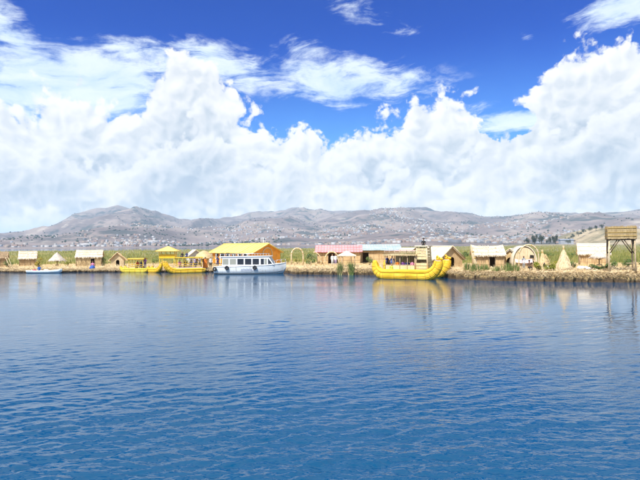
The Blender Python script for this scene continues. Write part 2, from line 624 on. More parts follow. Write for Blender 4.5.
def raw_mesh(name, vs, fs, mats, parent=None, smooth=False, kind=None):
    """big meshes straight from arrays"""
    me = bpy.data.meshes.new(name)
    vs = np.asarray(vs, dtype=np.float32)
    fs = np.asarray(fs, dtype=np.int32)
    me.vertices.add(len(vs))
    me.vertices.foreach_set('co', vs.ravel())
    k = fs.shape[1]
    me.loops.add(fs.size)
    me.loops.foreach_set('vertex_index', fs.ravel())
    me.polygons.add(len(fs))
    me.polygons.foreach_set('loop_start', np.arange(0, fs.size, k, dtype=np.int32))
    me.polygons.foreach_set('loop_total', np.full(len(fs), k, dtype=np.int32))
    if smooth:
        me.polygons.foreach_set('use_smooth', np.ones(len(fs), dtype=bool))
    for q in (mats if isinstance(mats, (list, tuple)) else [mats]):
        me.materials.append(MATS[q] if isinstance(q, str) else q)
    me.update(calc_edges=True)
    o = bpy.data.objects.new(name, me)
    COL.objects.link(o)
    o.parent = parent
    if kind:
        o['kind'] = kind
    return o


def grid_faces(nr, nc):
    i = np.arange(nr - 1)[:, None] * nc + np.arange(nc - 1)[None, :]
    return np.stack([i, i + 1, i + nc + 1, i + nc], -1).reshape(-1, 4)


def vnoise(x, y, seed=0):
    """smooth value noise on arrays, -1..1"""
    xi, yi = np.floor(x).astype(np.int64), np.floor(y).astype(np.int64)
    fx, fy = x - xi, y - yi
    fx, fy = fx * fx * fx * (fx * (fx * 6 - 15) + 10), fy * fy * fy * (fy * (fy * 6 - 15) + 10)

    def h(a, b):
        n = (a * 374761393 + b * 668265263 + seed * 1442695041) & 0xFFFFFFFF
        n = ((n ^ (n >> 13)) * 1274126177) & 0xFFFFFFFF
        return ((n ^ (n >> 16)) & 0xFFFF) / 32767.5 - 1.0
    a, b, c, d = h(xi, yi), h(xi + 1, yi), h(xi, yi + 1), h(xi + 1, yi + 1)
    return (a * (1 - fx) + b * fx) * (1 - fy) + (c * (1 - fx) + d * fx) * fy


def fbm(x, y, octaves=5, seed=0, gain=0.5):
    s, a, t = 0.0, 1.0, 0.0
    for k in range(octaves):
        s = s + a * vnoise(x * 2 ** k + 17.3 * k, y * 2 ** k - 9.1 * k, seed + k)
        t += a
        a *= gain
    return s / t

# ------------------------------------------------------------------ the lake
def water_material():
    m, N, b, out = new_mat('lake_water')
    co = obj_co(N, world=True)
    b.inputs['Base Color'].default_value = (0.001, 0.050, 0.125, 1)
    b.inputs['Roughness'].default_value = 0.05
    b.inputs['IOR'].default_value = 1.40
    b.inputs['Specular IOR Level'].default_value = 0.5
    # fine ripples, longer across the wind than along it; gusts ruffle some patches and leave others slick
    gust = N.noise(N.v('MULTIPLY', co, (0.035, 0.085, 1.0)), 1.0, 4.0, 0.6)
    gust = N.lin(gust, 0.38, 0.62, 0.22, 1.05)
    r1 = N.noise(N.v('MULTIPLY', co, (1.7, 3.4, 1.0)), 1.0, 3.0, 0.6, 0.4)
    r2 = N.noise(N.v('MULTIPLY', co, (2.6, 7.2, 1.0)), 1.0, 3.0, 0.58, 0.35)
    h = N.m('ADD', N.m('MULTIPLY', r1, 0.10), N.m('MULTIPLY', r2, 0.085))
    bp = N.n.new('ShaderNodeBump')
    bp.inputs['Distance'].default_value = 1.0
    yy = N.sep(co)[1]
    lee = N.m('ADD', N.lin(yy, 8.0, 26.0, 0.46, 0.0), N.lin(yy, 30.0, 55.0, 0.042, 0.20))
    N.put(bp.inputs['Strength'], N.m('MULTIPLY', gust, lee))
    N.put(bp.inputs['Height'], h)
    N.l.new(bp.outputs[0], b.inputs['Normal'])
    return m


water_material()


def build_water():
    Ys = [4.5]
    while Ys[-1] < 95.0:
        Ys.append(Ys[-1] * 1.0036)
    Ys = np.array(Ys)
    U = np.linspace(-0.95, 0.95, 880)
    Y, UU = np.meshgrid(Ys, U, indexing='ij')
    X = UU * (Y + 3.0)
    H = np.zeros_like(X)
    r = np.random.default_rng(3)
    gust = np.clip(0.66 + 1.05 * fbm(X * 0.05, Y * 0.12, 4, 5), 0.34, 1.4)
    spacing = np.maximum(Y * 0.0036, 0.0022 * (Y + 3))
    warps = [(1.1 * fbm(X / q, Y / q, 2, 40 + i), q) for i, q in enumerate((0.6, 1.0, 1.8, 3.2, 6.0))]
    for k in range(64):
        lam = 0.075 * (1.7 / 0.075) ** (k / 63.0)
        th = math.radians(90 + 12) + r.normal(0, 0.33)
        kx, ky = math.cos(th) * 2 * math.pi / lam, math.sin(th) * 2 * math.pi / lam
        sl = 0.042 * (0.6 + 0.8 * r.random()) * (1.0 if lam < 0.28 else 0.80 if lam < 0.65 else 0.34)
        amp = sl * lam / (2 * math.pi)
        fade = np.clip((lam / spacing - 2.0) / 2.0, 0, 1)
        ph = kx * X + ky * Y + r.random() * 6.28 + min(warps, key=lambda q: abs(math.log(q[1] / (lam * 5))))[0] * (1 if k % 2 else -1)
        H += fade * amp * (np.sin(ph) + 0.08 * np.cos(2 * ph))
    H *= gust * np.interp(Y, [4, 8.5, 12, 17, 28, 50, 90], [1.3, 1.3, 1.05, 0.72, 0.30, 0.16, 0.14])   # the islands shelter the water in front of them
    H *= np.clip((94 - Y) / 12.0, 0, 1)
    vs = np.stack([X, Y, H], -1).reshape(-1, 3)
    fs = grid_faces(*X.shape)
    nr, nc = X.shape
    # flat lake beyond and around
    k = len(vs)
    far = 14000.0
    e0, e1 = vs[(nr - 1) * nc], vs[nr * nc - 1]
    n0, n1 = vs[0], vs[nc - 1]
    extra = np.array([[-far, far, 0], [far, far, 0], [far, -1500, 0], [-far, -1500, 0]])
    fs2 = [(k + 0, (nr - 1) * nc, nr * nc - 1, k + 1), (k + 1, nr * nc - 1, nc - 1, k + 2), (k + 2, nc - 1, 0, k + 3), (k + 3, 0, (nr - 1) * nc, k + 0)]
    # keep the borders flat so the sheets meet
    vs[:nc, 2] = 0
    vs[0::nc, 2][:nr] = 0
    vs[nc - 1::nc, 2][:nr] = 0
    o = raw_mesh('lake_water', np.vstack([vs, extra]), np.vstack([fs, np.array(fs2)]), 'lake_water', smooth=True, kind='structure')
    return o


build_water()


# ------------------------------------------------------------------ far hills
RIDGE = [(-400, 232), (-250, 226), (-120, 232), (-40, 237), (0, 236), (25, 232), (50, 226), (75, 215), (97, 209), (118, 206), (135, 210), (155, 216), (180, 222),
         (205, 223.5), (228, 220), (250, 214.5), (275, 211), (297, 208), (312, 211), (340, 212.5), (362, 211), (385, 210.5), (420, 211), (450, 213.5), (480, 217),
         (520, 217.5), (550, 215), (585, 213), (620, 212), (650, 210), (760, 206), (900, 216), (1100, 224)]
HILL_R = 6000.0


def ridge_el(az):
    a = [math.atan2(x - CX, FPX) for x, y in RIDGE]
    e = [(float(cy_at(x)) - y) / math.hypot(x - CX, FPX) for x, y in RIDGE]
    return np.interp(az, a, e)


def hill_height(az, r):
    """height of the land at bearing AZ, range R"""
    X, Y = r * np.sin(az), r * np.cos(az)
    r0 = 1250 + 200 * vnoise(az * 5.0, az * 0 + 2.0, 4)
    rr = HILL_R + 500 * vnoise(az * 4.0, az * 0 + 7.0, 9)
    t = np.clip((r - r0) / (rr - r0), 0, None)
    up = np.where(t < 1, np.clip(t, 0, 1) ** 1.35, 1 - 0.25 * (t - 1))
    top = ridge_el(az) * rr + EYE
    gully = fbm(X / 520.0, Y / 900.0, 6, 21, 0.55)
    g2 = 1 - 2 * np.abs(fbm(X / 700.0 + 5, Y / 1500.0, 4, 33))
    h = top * up + (gully * 95 + (g2 - 0.4) * 85) * np.clip(up * (1.13 - up) * 3.0, 0, 1) + 6 * fbm(X / 120, Y / 120, 4, 61) * np.clip(up * 3, 0, 1)
    return np.where(t > 0, np.maximum(h, -3), -3.0)


def hill_material():
    m, N, b, out = new_mat('hillside')
    co = obj_co(N, world=True)
    g = N.noise(co, 0.0022, 6.0, 0.62)
    c = N.ramp(g, [(0.30, (0.085, 0.070, 0.074)), (0.46, (0.165, 0.132, 0.130)), (0.58, (0.245, 0.195, 0.180)), (0.72, (0.195, 0.165, 0.135))])
    # scrub and eucalyptus in dark patches
    p = N.noise(N.v('MULTIPLY', co, (1.0, 0.6, 1.6)), 0.0060, 6.0, 0.68)
    q = N.noise(co, 0.0009, 3.0, 0.5)
    patch = N.m('MULTIPLY', N.step(p, 0.51, 0.60), N.step(q, 0.34, 0.52))
    c = N.mix(N.m('MULTIPLY', patch, 0.85), c, (0.05, 0.058, 0.06))
    # pale quarry scars and bare earth
    s = N.noise(N.v('MULTIPLY', co, (1.0, 0.5, 2.0)), 0.0042, 5.0, 0.66)
    c = N.mix(N.step(s, 0.60, 0.70, 0.0, 0.7), c, (0.36, 0.31, 0.27))
    N.put(b.inputs['Base Color'], c)
    b.inputs['Roughness'].default_value = 0.95
    b.inputs['Specular IOR Level'].default_value = 0.1
    return m


hill_material()


def build_hills():
    az = np.linspace(-1.15, 1.15, 900)
    r = np.concatenate([np.linspace(950, 6600, 260), np.linspace(6700, 9500, 24)])
    R, A = np.meshgrid(r, az, indexing='ij')
    H = hill_height(A, R)
    global HILL_TOP
    HILL_TOP = float(H.max())
    vs = np.stack([R * np.sin(A), R * np.cos(A), H], -1).reshape(-1, 3)
    return raw_mesh('hills', vs, grid_faces(*R.shape), 'hillside', smooth=True, kind='structure')


build_hills()


# ------------------------------------------------------------------ the town on the slopes: thousands of specks
def build_town():
    r = np.random.default_rng(11)
    cols = [(0.27, 0.25, 0.245), (0.35, 0.345, 0.36), (0.21, 0.145, 0.125), (0.24, 0.19, 0.165), (0.22, 0.235, 0.28), (0.11, 0.115, 0.14)]
    names = []
    for i, c in enumerate(cols):
        names.append(plain('house_%s' % ['plaster', 'white', 'brick', 'adobe', 'zinc', 'slate'][i], c, 0.8, 0.15, 0.1).name)
    V, F, MI = [], [], []
    n = 0
    while n < 5600:
        k = 4000
        az = r.uniform(-0.8, 0.8, k)
        rr = 1400 + 3600 * r.random(k) ** 0.9
        X, Y = rr * np.sin(az), rr * np.cos(az)
        h = hill_height(az, rr)
        dens = fbm(X / 600, Y / 600, 4, 77) * 0.9 + 0.34 - (rr - 1500) / 3300.0 + 0.25 * np.clip(az * 1.6, -0.6, 0.6)
        ok = (h > 4) & (r.random(k) < np.clip(dens * 1.6, 0, 1))
        for x, y, z in zip(X[ok], Y[ok], h[ok]):
            w, d, t = r.uniform(5, 13), r.uniform(5, 11), r.uniform(3, 6.5)
            if r.random() < 0.012:
                w, d, t = r.uniform(20, 44), 14, r.uniform(5, 9)
            a = r.uniform(-0.4, 0.4)
            ca, sa = math.cos(a), math.sin(a)
            b0 = len(V)
            for zz in (z - 4, z + t):
                for px, py in ((-w, -d), (w, -d), (w, d), (-w, d)):
                    V.append((x + (px * ca - py * sa) / 2, y + (px * sa + py * ca) / 2, zz))
            F += [(b0, b0 + 1, b0 + 5, b0 + 4), (b0 + 1, b0 + 2, b0 + 6, b0 + 5), (b0 + 2, b0 + 3, b0 + 7, b0 + 6), (b0 + 3, b0, b0 + 4, b0 + 7), (b0 + 4, b0 + 5, b0 + 6, b0 + 7)]
            c = int(r.choice(6, p=[0.18, 0.14, 0.22, 0.18, 0.14, 0.14]))
            MI += [c] * 5
            n += 1
    o = raw_mesh('town_houses', V, F, names, kind='stuff')
    o.data.polygons.foreach_set('material_index', np.array(MI, dtype=np.int32))
    tag(o, 'pale lakeside town scattered over the lower slopes of the hills', 'town')


build_town()


def build_town_trees():
    """eucalyptus rows and scrub between the houses, specks at this distance"""
    r = np.random.default_rng(12)
    k = 15000
    az = r.uniform(-0.8, 0.8, k)
    rr = 1350 + 4200 * r.random(k) ** 0.8
    X, Y = rr * np.sin(az), rr * np.cos(az)
    h = hill_height(az, rr)
    dens = fbm(X / 330, Y / 330, 4, 177) * 1.5 - 0.02
    ok = (h > 3) & (r.random(k) < np.clip(dens, 0, 1))
    X, Y, h = X[ok], Y[ok], h[ok]
    n = len(X)
    R, H = r.uniform(3, 7, n), r.uniform(3, 8, n)
    ph = r.uniform(0, 6.28, n)
    ring = [np.stack([X + R * np.cos(ph + a) * r.uniform(.6, 1.2, n), Y + R * np.sin(ph + a), h + H * r.uniform(.2, .6, n)], -1) for a in (0, 1.57, 3.14, 4.71)]
    bot, top = np.stack([X, Y, h - 2], -1), np.stack([X + R * r.uniform(-.3, .3, n), Y, h + H], -1)
    V = np.stack(ring + [bot, top], 1).reshape(-1, 3)
    b = np.arange(n)[:, None] * 6
    F = np.concatenate([b + np.array([[i, (i + 1) % 4, 5]]) for i in range(4)] + [b + np.array([[(i + 1) % 4, i, 4]]) for i in range(4)], 1).reshape(-1, 3)
    o = raw_mesh('hillside_scrub', V, F, 'far_tree', kind='stuff')
    tag(o, 'dark scrub and tree specks dotted over the far hills', 'scrub')


build_town_trees()


# ------------------------------------------------------------------ reed island: one long ragged mat of cut reeds
SHORE = [(-170, 272.4), (-60, 272.2), (0, 272.4), (45, 273.0), (75, 272.4), (110, 272.2), (215, 272.2), (250, 271.9), (280, 272.0), (287, 272.8), (293, 274.4), (330, 274.8), (352, 275.0), (375, 275.3), (430, 275.6), (441, 276.2), (449, 278.4), (457, 279.5),
         (500, 281.0), (560, 281.8), (640, 282.6), (740, 283.4), (860, 283.0)]


def shore_xy(px):
    yw = np.interp(px, [q[0] for q in SHORE], [q[1] for q in SHORE])
    Y = FPX * EYE / (yw - cy_at(px))
    return (np.asarray(px, float) - CX) / FPX * Y, Y


def island_top(px):
    return np.interp(px, [-170, 215, 290, 340, 380, 440, 480, 860], [0.55, 0.55, 0.80, 0.85, 0.85, 0.95, 1.0, 1.0])


TPROF = [(0.0, 0.45), (0.12, 0.60), (0.35, 0.72), (0.8, 0.82), (1.4, 0.90), (2.2, 0.95), (3.4, 0.985), (5, 1.0), (7, 1.0), (10, 1.0), (14, 1.0), (20, 1.0), (28, 0.96)]
UNDER = [(0.14, -0.6), (0.08, -0.02), (0.04, 0.16), (0.0, 0.30)]     # the soaked edge goes down into the water


def island_z(px, t):
    return np.interp(t, [q[0] for q in TPROF], [q[1] for q in TPROF]) * island_top(px)


def ground_at(px, Y):
    """height of the reed mat under photograph column PX at depth Y"""
    x, ys = shore_xy(px)
    return float(island_z(px, Y - ys))


def stand(px, y, dz=0.0):
    """point on the reed mat seen at pixel (px, y)"""
    x, ys = shore_xy(px)
    Y = float(ys) + 2
    for _ in range(40):
        g = ground_at(px, Y)
        Y = 0.5 * Y + 0.5 * FPX * (EYE - g) / (y - float(cy_at(px)))
    return Vector((PX(px, Y), Y, ground_at(px, Y) + dz))


def island_material():
    m, N, b, out = new_mat('reed_mat_ground')
    co = obj_co(N, world=True)
    s = N.noise(N.v('MULTIPLY', co, (1.6, 3.2, 5.0)), 1.5, 6.0, 0.7)
    p = N.noise(co, 0.35, 4.0, 0.6)
    f = N.m('ADD', N.m('MULTIPLY', s, 0.65), N.m('MULTIPLY', p, 0.35))
    c = N.ramp(f, [(0.32, (0.12, 0.075, 0.035)), (0.46, (0.40, 0.27, 0.115)), (0.58, (0.57, 0.41, 0.19)), (0.7, (0.68, 0.53, 0.29))])
    # soaked and rotting at the waterline, plus painted shade of an undercut edge
    z = N.sep(co)[2]
    blot = N.noise(N.v('MULTIPLY', co, (1.0, 1.0, 0.35)), 1.3, 4.0, 0.65)
    wet_shade = N.step(N.m('ADD', z, N.m('MULTIPLY', N.m('SUBTRACT', blot, 0.5), 1.3)), 0.52, 0.22)
    c = N.mix(wet_shade, c, (0.13, 0.085, 0.045))
    N.put(b.inputs['Base Color'], c)
    b.inputs['Roughness'].default_value = 0.85
    bp = N.n.new('ShaderNodeBump')
    bp.inputs['Strength'].default_value = 0.8
    bp.inputs['Distance'].default_value = 0.12
    N.put(bp.inputs['Height'], s)
    N.l.new(bp.outputs[0], b.inputs['Normal'])
    return m


island_material()


def build_island():
    px = np.arange(-170, 861, 0.75)
    t = np.array([q[0] for q in UNDER + TPROF])
    zf = np.array([q[1] for q in UNDER + TPROF])
    xs, ys = shore_xy(px)
    T, PXX = np.meshgrid(t, px, indexing='ij')
    X0 = np.broadcast_to(xs, T.shape)
    Y0 = np.broadcast_to(ys, T.shape)
    rag = 0.35 * fbm(X0 * 0.9, X0 * 0 + 3, 4, 8) + 0.25 * fbm(X0 * 3.1, X0 * 0 + 8, 2, 12)
    Yv = Y0 + T + rag * np.clip(1.6 - T, 0, 1)
    Z = zf[:, None] * island_top(PXX) + 0.11 * fbm(X0 * 1.3, Yv * 1.3, 4, 15) * np.clip(T * 3 + 0.3, 0, 1)
    vs = np.stack([X0 * (Yv / Y0) if False else X0, Yv, Z], -1).reshape(-1, 3)
    return raw_mesh('reed_island_ground', vs, grid_faces(*T.shape), 'reed_mat_ground', smooth=True, kind='structure')


build_island()


def strands(name, base, dirs, length, width, mats, mi, kind='stuff', bend=0.25):
    """many single reed stalks as bent three-point ribbons with a ridge, in one mesh"""
    n = len(base)
    d = dirs / np.linalg.norm(dirs, axis=1, keepdims=True)
    side = np.cross(d, np.array([0.13, -0.8, 0.6]))
    side /= np.linalg.norm(side, axis=1, keepdims=True) + 1e-9
    L = length[:, None]
    W = width[:, None]
    mid = base + d * L * 0.55
    tip = base + d * L
    tip[:, 2] -= (bend * length)
    vs = np.stack([base - side * W, base + side * W, mid - side * W * 0.8, mid + side * W * 0.8, tip], 1).reshape(-1, 3)
    k = np.arange(n)[:, None] * 5
    tri = np.concatenate([k + np.array([[0, 1, 3]]), k + np.array([[0, 3, 2]]), k + np.array([[2, 3, 4]])], 1).reshape(-1, 3)
    o = raw_mesh(name, vs, tri, mats, kind=kind)
    if len(mats) > 1:
        o.data.polygons.foreach_set('material_index', np.repeat(mi, 3).astype(np.int32))
    return o


def build_straw():
    r = np.random.default_rng(31)
    n = 42000
    px = r.uniform(-60, 720, n)
    t = np.where(r.random(n) < 0.7, r.uniform(0.02, 1.1, n), r.uniform(1.0, 7.0, n))
    xs, ys = shore_xy(px)
    rag = 0.35 * fbm(xs * 0.9, xs * 0 + 3, 4, 8) + 0.25 * fbm(xs * 3.1, xs * 0 + 8, 2, 12)
    Y = ys + t + rag * np.clip(1.6 - t, 0, 1)
    z = island_z(px, t) + 0.05
    base = np.stack([xs, Y, z], -1)
    edge = t < 1.1
    dirs = np.stack([r.normal(0, 0.75, n), np.where(edge, -0.75 - r.random(n) * 0.5, r.normal(0, 0.5, n)), np.where(edge, r.normal(0.05, 0.3, n), np.abs(r.normal(0.10, 0.15, n)))], -1)
    L = np.where(edge, r.uniform(0.3, 0.85, n), r.uniform(0.4, 1.1, n))
    L = np.minimum(L, np.where(edge, 0.25 + t * 0.9, 9))
    W = r.uniform(0.012, 0.03, n)
    mi = r.choice(4, n, p=[0.48, 0.34, 0.12, 0.06])
    o = strands('cut_reeds', base, dirs, L, W, ['straw', 'pale_straw', 'brown_thatch', 'dark_reed_edge'], mi, bend=0.18)
    tag(o, 'loose dry cut reeds strewn along the ragged edge of the island', 'cut reeds')


build_straw()

# ------------------------------------------------------------------ standing reeds behind the islands
FAR_EDGE = [(-300, 380), (0, 420), (90, 420), (150, 440), (230, 480), (290, 540), (330, 620), (450, 800), (900, 850)]


def marsh_material():
    m, N, b, out = new_mat('marsh_floor')
    co = obj_co(N, world=True)
    g = N.noise(co, 0.12, 5.0, 0.65)
    N.put(b.inputs['Base Color'], N.ramp(g, [(0.35, (0.07, 0.085, 0.025)), (0.5, (0.16, 0.15, 0.05)), (0.65, (0.30, 0.23, 0.10))]))
    b.inputs['Roughness'].default_value = 0.95
    return m


marsh_material()


def far_edge(px):
    return np.interp(px, [q[0] for q in FAR_EDGE], [q[1] for q in FAR_EDGE])


def build_marsh():
    px = np.linspace(-240, 900, 240)
    u = np.linspace(0, 1, 60)
    U, PXX = np.meshgrid(u, px, indexing='ij')
    ys = shore_xy(PXX)[1] + 26.0
    fe = far_edge(PXX)
    Y = 1.0 / ((1 / ys) * (1 - U) + (1 / fe) * U)
    X = (PXX - CX) / FPX * Y
    Z = 0.55 + 0.25 * fbm(X * 0.1, Y * 0.1, 3, 3)
    Z[-1] = -0.3
    o = raw_mesh('reed_marsh', np.stack([X, Y, Z], -1).reshape(-1, 3), grid_faces(*X.shape), 'marsh_floor', smooth=True, kind='structure')
    r = np.random.default_rng(5)
    n = 60000
    px = r.uniform(-60, 710, n)
    y0 = shore_xy(px)[1] + 20.0
    fe = far_edge(px)
    q = r.random(n)
    Y = 1.0 / ((1 / y0) * (1 - q) + (1 / fe) * q)
    X = (px - CX) / FPX * Y
    clump = fbm(X * 0.09, Y * 0.05, 4, 91)
    keep = r.random(n) < np.clip(0.55 + clump * 1.1, 0.12, 1)
    X, Y, clump = X[keep], Y[keep], clump[keep]
    n = len(X)
    base = np.stack([X, Y, np.full(n, 0.5)], -1)
    dirs = np.stack([r.normal(0, 0.16, n), r.normal(0, 0.16, n), np.ones(n)], -1)
    L = r.uniform(0.55, 1.1, n) + np.clip(clump, -0.3, 0.6) * 0.9
    W = 0.02 + Y * 0.00032
    o = strands('standing_reeds', base, dirs, L, W, ['reed_green'], np.zeros(n), bend=0.06)
    tag(o, 'wide bed of standing green and dry reeds behind the huts', 'reeds')


build_marsh()


# ------------------------------------------------------------------ the air
def build_haze():
    m = bpy.data.materials.new('haze_air')
    m.use_nodes = True
    t = m.node_tree
    t.nodes.clear()
    out = t.nodes.new('ShaderNodeOutputMaterial')
    pv = t.nodes.new('ShaderNodeVolumePrincipled')
    pv.inputs['Color'].default_value = (0.50, 0.75, 1.0, 1)
    pv.inputs['Density'].default_value = 0.80e-4
    pv.inputs['Anisotropy'].default_value = 0.0
    t.links.new(pv.outputs[0], out.inputs['Volume'])
    MATS['haze_air'] = m
    o = MB().span((-14500, -1800, -4), (14500, 14500, HILL_TOP + 12.0)).build('haze', 'haze_air')
    tag(o, 'pale blue haze over the lake and hills', 'haze', kind='stuff')
    return o


build_haze()

# ------------------------------------------------------------------ people
POSES = {
    # joints for a 1.66 m figure facing -Y: name -> (x, y, z, radius x, radius y)
    'stand': dict(pelvis=(0, 0, .93, .150, .105), waist=(0, 0, 1.06, .135, .095), chest=(0, 0, 1.25, .165, .11), neck=(0, 0.01, 1.43, .055, .055), head=(0, -.01, 1.56, .078, .09),
                  shL=(.175, 0, 1.36, .062, .06), elL=(.225, .02, 1.10, .045, .045), wrL=(.235, -.05, .87, .032, .03), haL=(.235, -.07, .79, .036, .022),
                  shR=(-.175, 0, 1.36, .062, .06), elR=(-.225, .03, 1.10, .045, .045), wrR=(-.23, -.03, .87, .032, .03), haR=(-.23, -.05, .79, .036, .022),
                  hiL=(.09, 0, .86, .088, .09), knL=(.10, -.02, .48, .062, .062), anL=(.10, .02, .09, .042, .045), toL=(.11, -.13, .035, .042, .03),
                  hiR=(-.09, 0, .86, .088, .09), knR=(-.10, -.02, .48, .062, .062), anR=(-.10, .02, .09, .042, .045), toR=(-.11, -.13, .035, .042, .03)),
}


def _pose(base, **kw):
    d = dict(POSES[base])
    for k, p in kw.items():
        d[k] = tuple(p) + d[k][3:]
    return d


POSES['walk'] = _pose('stand', knL=(.10, -.14, .50), anL=(.10, -.22, .11), toL=(.11, -.37, .06), knR=(-.10, .06, .48), anR=(-.10, .26, .13), toR=(-.11, .14, .035),
                      elL=(.23, .10, 1.12), wrL=(.24, .09, .89), haL=(.24, .07, .81), elR=(-.23, -.06, 1.11), wrR=(-.23, -.20, .93), haR=(-.23, -.25, .87))
POSES['hold'] = _pose('stand', elL=(.23, -.04, 1.12), wrL=(.13, -.26, 1.10), haL=(.09, -.32, 1.12), elR=(-.23, -.03, 1.12), wrR=(-.14, -.24, 1.06), haR=(-.10, -.31, 1.06))
_dz = -.47
POSES['sit'] = _pose('stand', **{k: (POSES['stand'][k][0], POSES['stand'][k][1], POSES['stand'][k][2] + _dz) for k in
                                 ('pelvis', 'waist', 'chest', 'neck', 'head', 'shL', 'shR', 'hiL', 'hiR')},
                     elL=(.24, -.02, .64), wrL=(.17, -.22, .56), haL=(.14, -.30, .55), elR=(-.24, -.02, .64), wrR=(-.17, -.22, .56), haR=(-.14, -.30, .55),
                     knL=(.12, -.43, .46), anL=(.12, -.42, .09), toL=(.13, -.56, .035), knR=(-.12, -.43, .46), anR=(-.12, -.42, .09), toR=(-.13, -.56, .035))
BONES = [('pelvis', 'waist', 'top'), ('waist', 'chest', 'top'), ('chest', 'neck', 'top'), ('neck', 'head', 'skin'),
         ('chest', 'shL', 'top'), ('shL', 'elL', 'top'), ('elL', 'wrL', 'sleeve'), ('wrL', 'haL', 'skin'),
         ('chest', 'shR', 'top'), ('shR', 'elR', 'top'), ('elR', 'wrR', 'sleeve'), ('wrR', 'haR', 'skin'),
         ('pelvis', 'hiL', 'legs'), ('hiL', 'knL', 'legs'), ('knL', 'anL', 'legs'), ('anL', 'toL', 'shoe'),
         ('pelvis', 'hiR', 'legs'), ('hiR', 'knR', 'legs'), ('knR', 'anR', 'legs'), ('anR', 'toR', 'shoe')]
BODY_CACHE = {}


def body_mesh(pose):
    """one continuous skinned body for a pose; returns vertices, faces, region of each face"""
    if pose in BODY_CACHE:
        return BODY_CACHE[pose]
    J = POSES[pose]
    names = list(J)
    idx = {n: i for i, n in enumerate(names)}
    me = bpy.data.meshes.new('body_frame')
    me.from_pydata([J[n][:3] for n in names], [(idx[a], idx[b]) for a, b, _ in BONES], [])
    ob = bpy.data.objects.new('body_frame', me)
    COL.objects.link(ob)
    sk = ob.modifiers.new('skin', 'SKIN')
    sk.use_smooth_shade = True
    for i, n in enumerate(names):
        v = me.skin_vertices[0].data[i]
        v.radius = J[n][3:5]
        v.use_root = (n == 'pelvis')
    sb = ob.modifiers.new('sub', 'SUBSURF')
    sb.levels = 1
    dg = bpy.context.evaluated_depsgraph_get()
    dg.update()
    ev = bpy.data.meshes.new_from_object(ob.evaluated_get(dg))
    V = [v.co.copy() for v in ev.vertices]
    F = [tuple(p.vertices) for p in ev.polygons]
    reg = []
    for p in ev.polygons:
        c = p.center
        best, br = 1e9, 'top'
        for a, b, r in BONES:
            A, B = Vector(J[a][:3]), Vector(J[b][:3])
            t = max(0, min(1, (c - A).dot(B - A) / (B - A).length_squared))
            rad = J[a][3] * (1 - t) + J[b][3] * t
            d = (c - (A + (B - A) * t)).length - rad
            if d < best:
                best, br = d, r
        reg.append(br)
    bpy.data.objects.remove(ob)
    # a head with brow, nose, chin and ears; five fingers on each hand
    m = MB()
    hx, hy, hz = J['head'][:3]
    hz += 0.0
    rings = []
    prof = [(-.115, .030, .045, -.02), (-.10, .048, .062, -.018), (-.07, .062, .078, -.012), (-.03, .070, .088, -.006), (.02, .075, .094, 0), (.06, .073, .092, .004), (.095, .058, .072, .008), (.118, .025, .032, .01)]
    for dz, rx, ry, oy in prof:
        rings.append([Vector((hx + rx * math.cos(t), hy + oy + ry * math.sin(t), hz + dz)) for t in [2 * math.pi * k / 14 for k in range(14)]])
    m.rings(rings)
    m.add([(hx - .014, hy - .088, hz - .035), (hx + .014, hy - .088, hz - .035), (hx, hy - .112, hz - .03), (hx, hy - .092, hz + .012)], [(0, 1, 2), (0, 2, 3), (1, 3, 2), (0, 3, 1)])
    for s in (-1, 1):
        m.ball((hx + s * .076, hy + .005, hz - .01), (.012, .022, .034), 6, 4)
    for sd_ in 'LR':
        w, h = Vector(J['wr' + sd_][:3]), Vector(J['ha' + sd_][:3])
        d = (h - w).normalized()
        side = d.cross(Vector((1, 0.2, 0.1))).normalized()
        for k, ln in enumerate((.062, .078, .084, .076, .058)):
            if k == 0:
                b0 = w + d * .05 + side * .03
                b1 = b0 + (d * .6 + side * .8).normalized() * ln
                m.tube([b0, (b0 + b1) / 2, b1], [.011, .010, .007], 5)
            else:
                b0 = h + side * (.028 - .018 * (k - 1)) - d * .01
                b1 = b0 + d * ln * .55
                b2 = b1 + (d * .8 + d.cross(side) * .5).normalized() * ln * .45
                m.tube([b0, b1, b2], [.010, .009, .006], 5)
    k = len(V)
    V += [Vector(p) for p in m.v]
    F += [tuple(i + k for i in f) for f in m.f]
    reg += ['skin'] * len(m.f)
    e = MB()
    for s in (-1, 1):
        e.ball((hx + s * .030, hy - .079, hz + .008), (.013, .008, .009), 6, 4)
    e.box((hx, hy - .083, hz - .062), (.045, .008, .008))
    k = len(V)
    V += [Vector(p) for p in e.v]
    F += [tuple(i + k for i in f) for f in e.f]
    reg += ['eye'] * len(e.f)
    BODY_CACHE[pose] = (V, F, reg)
    return BODY_CACHE[pose]


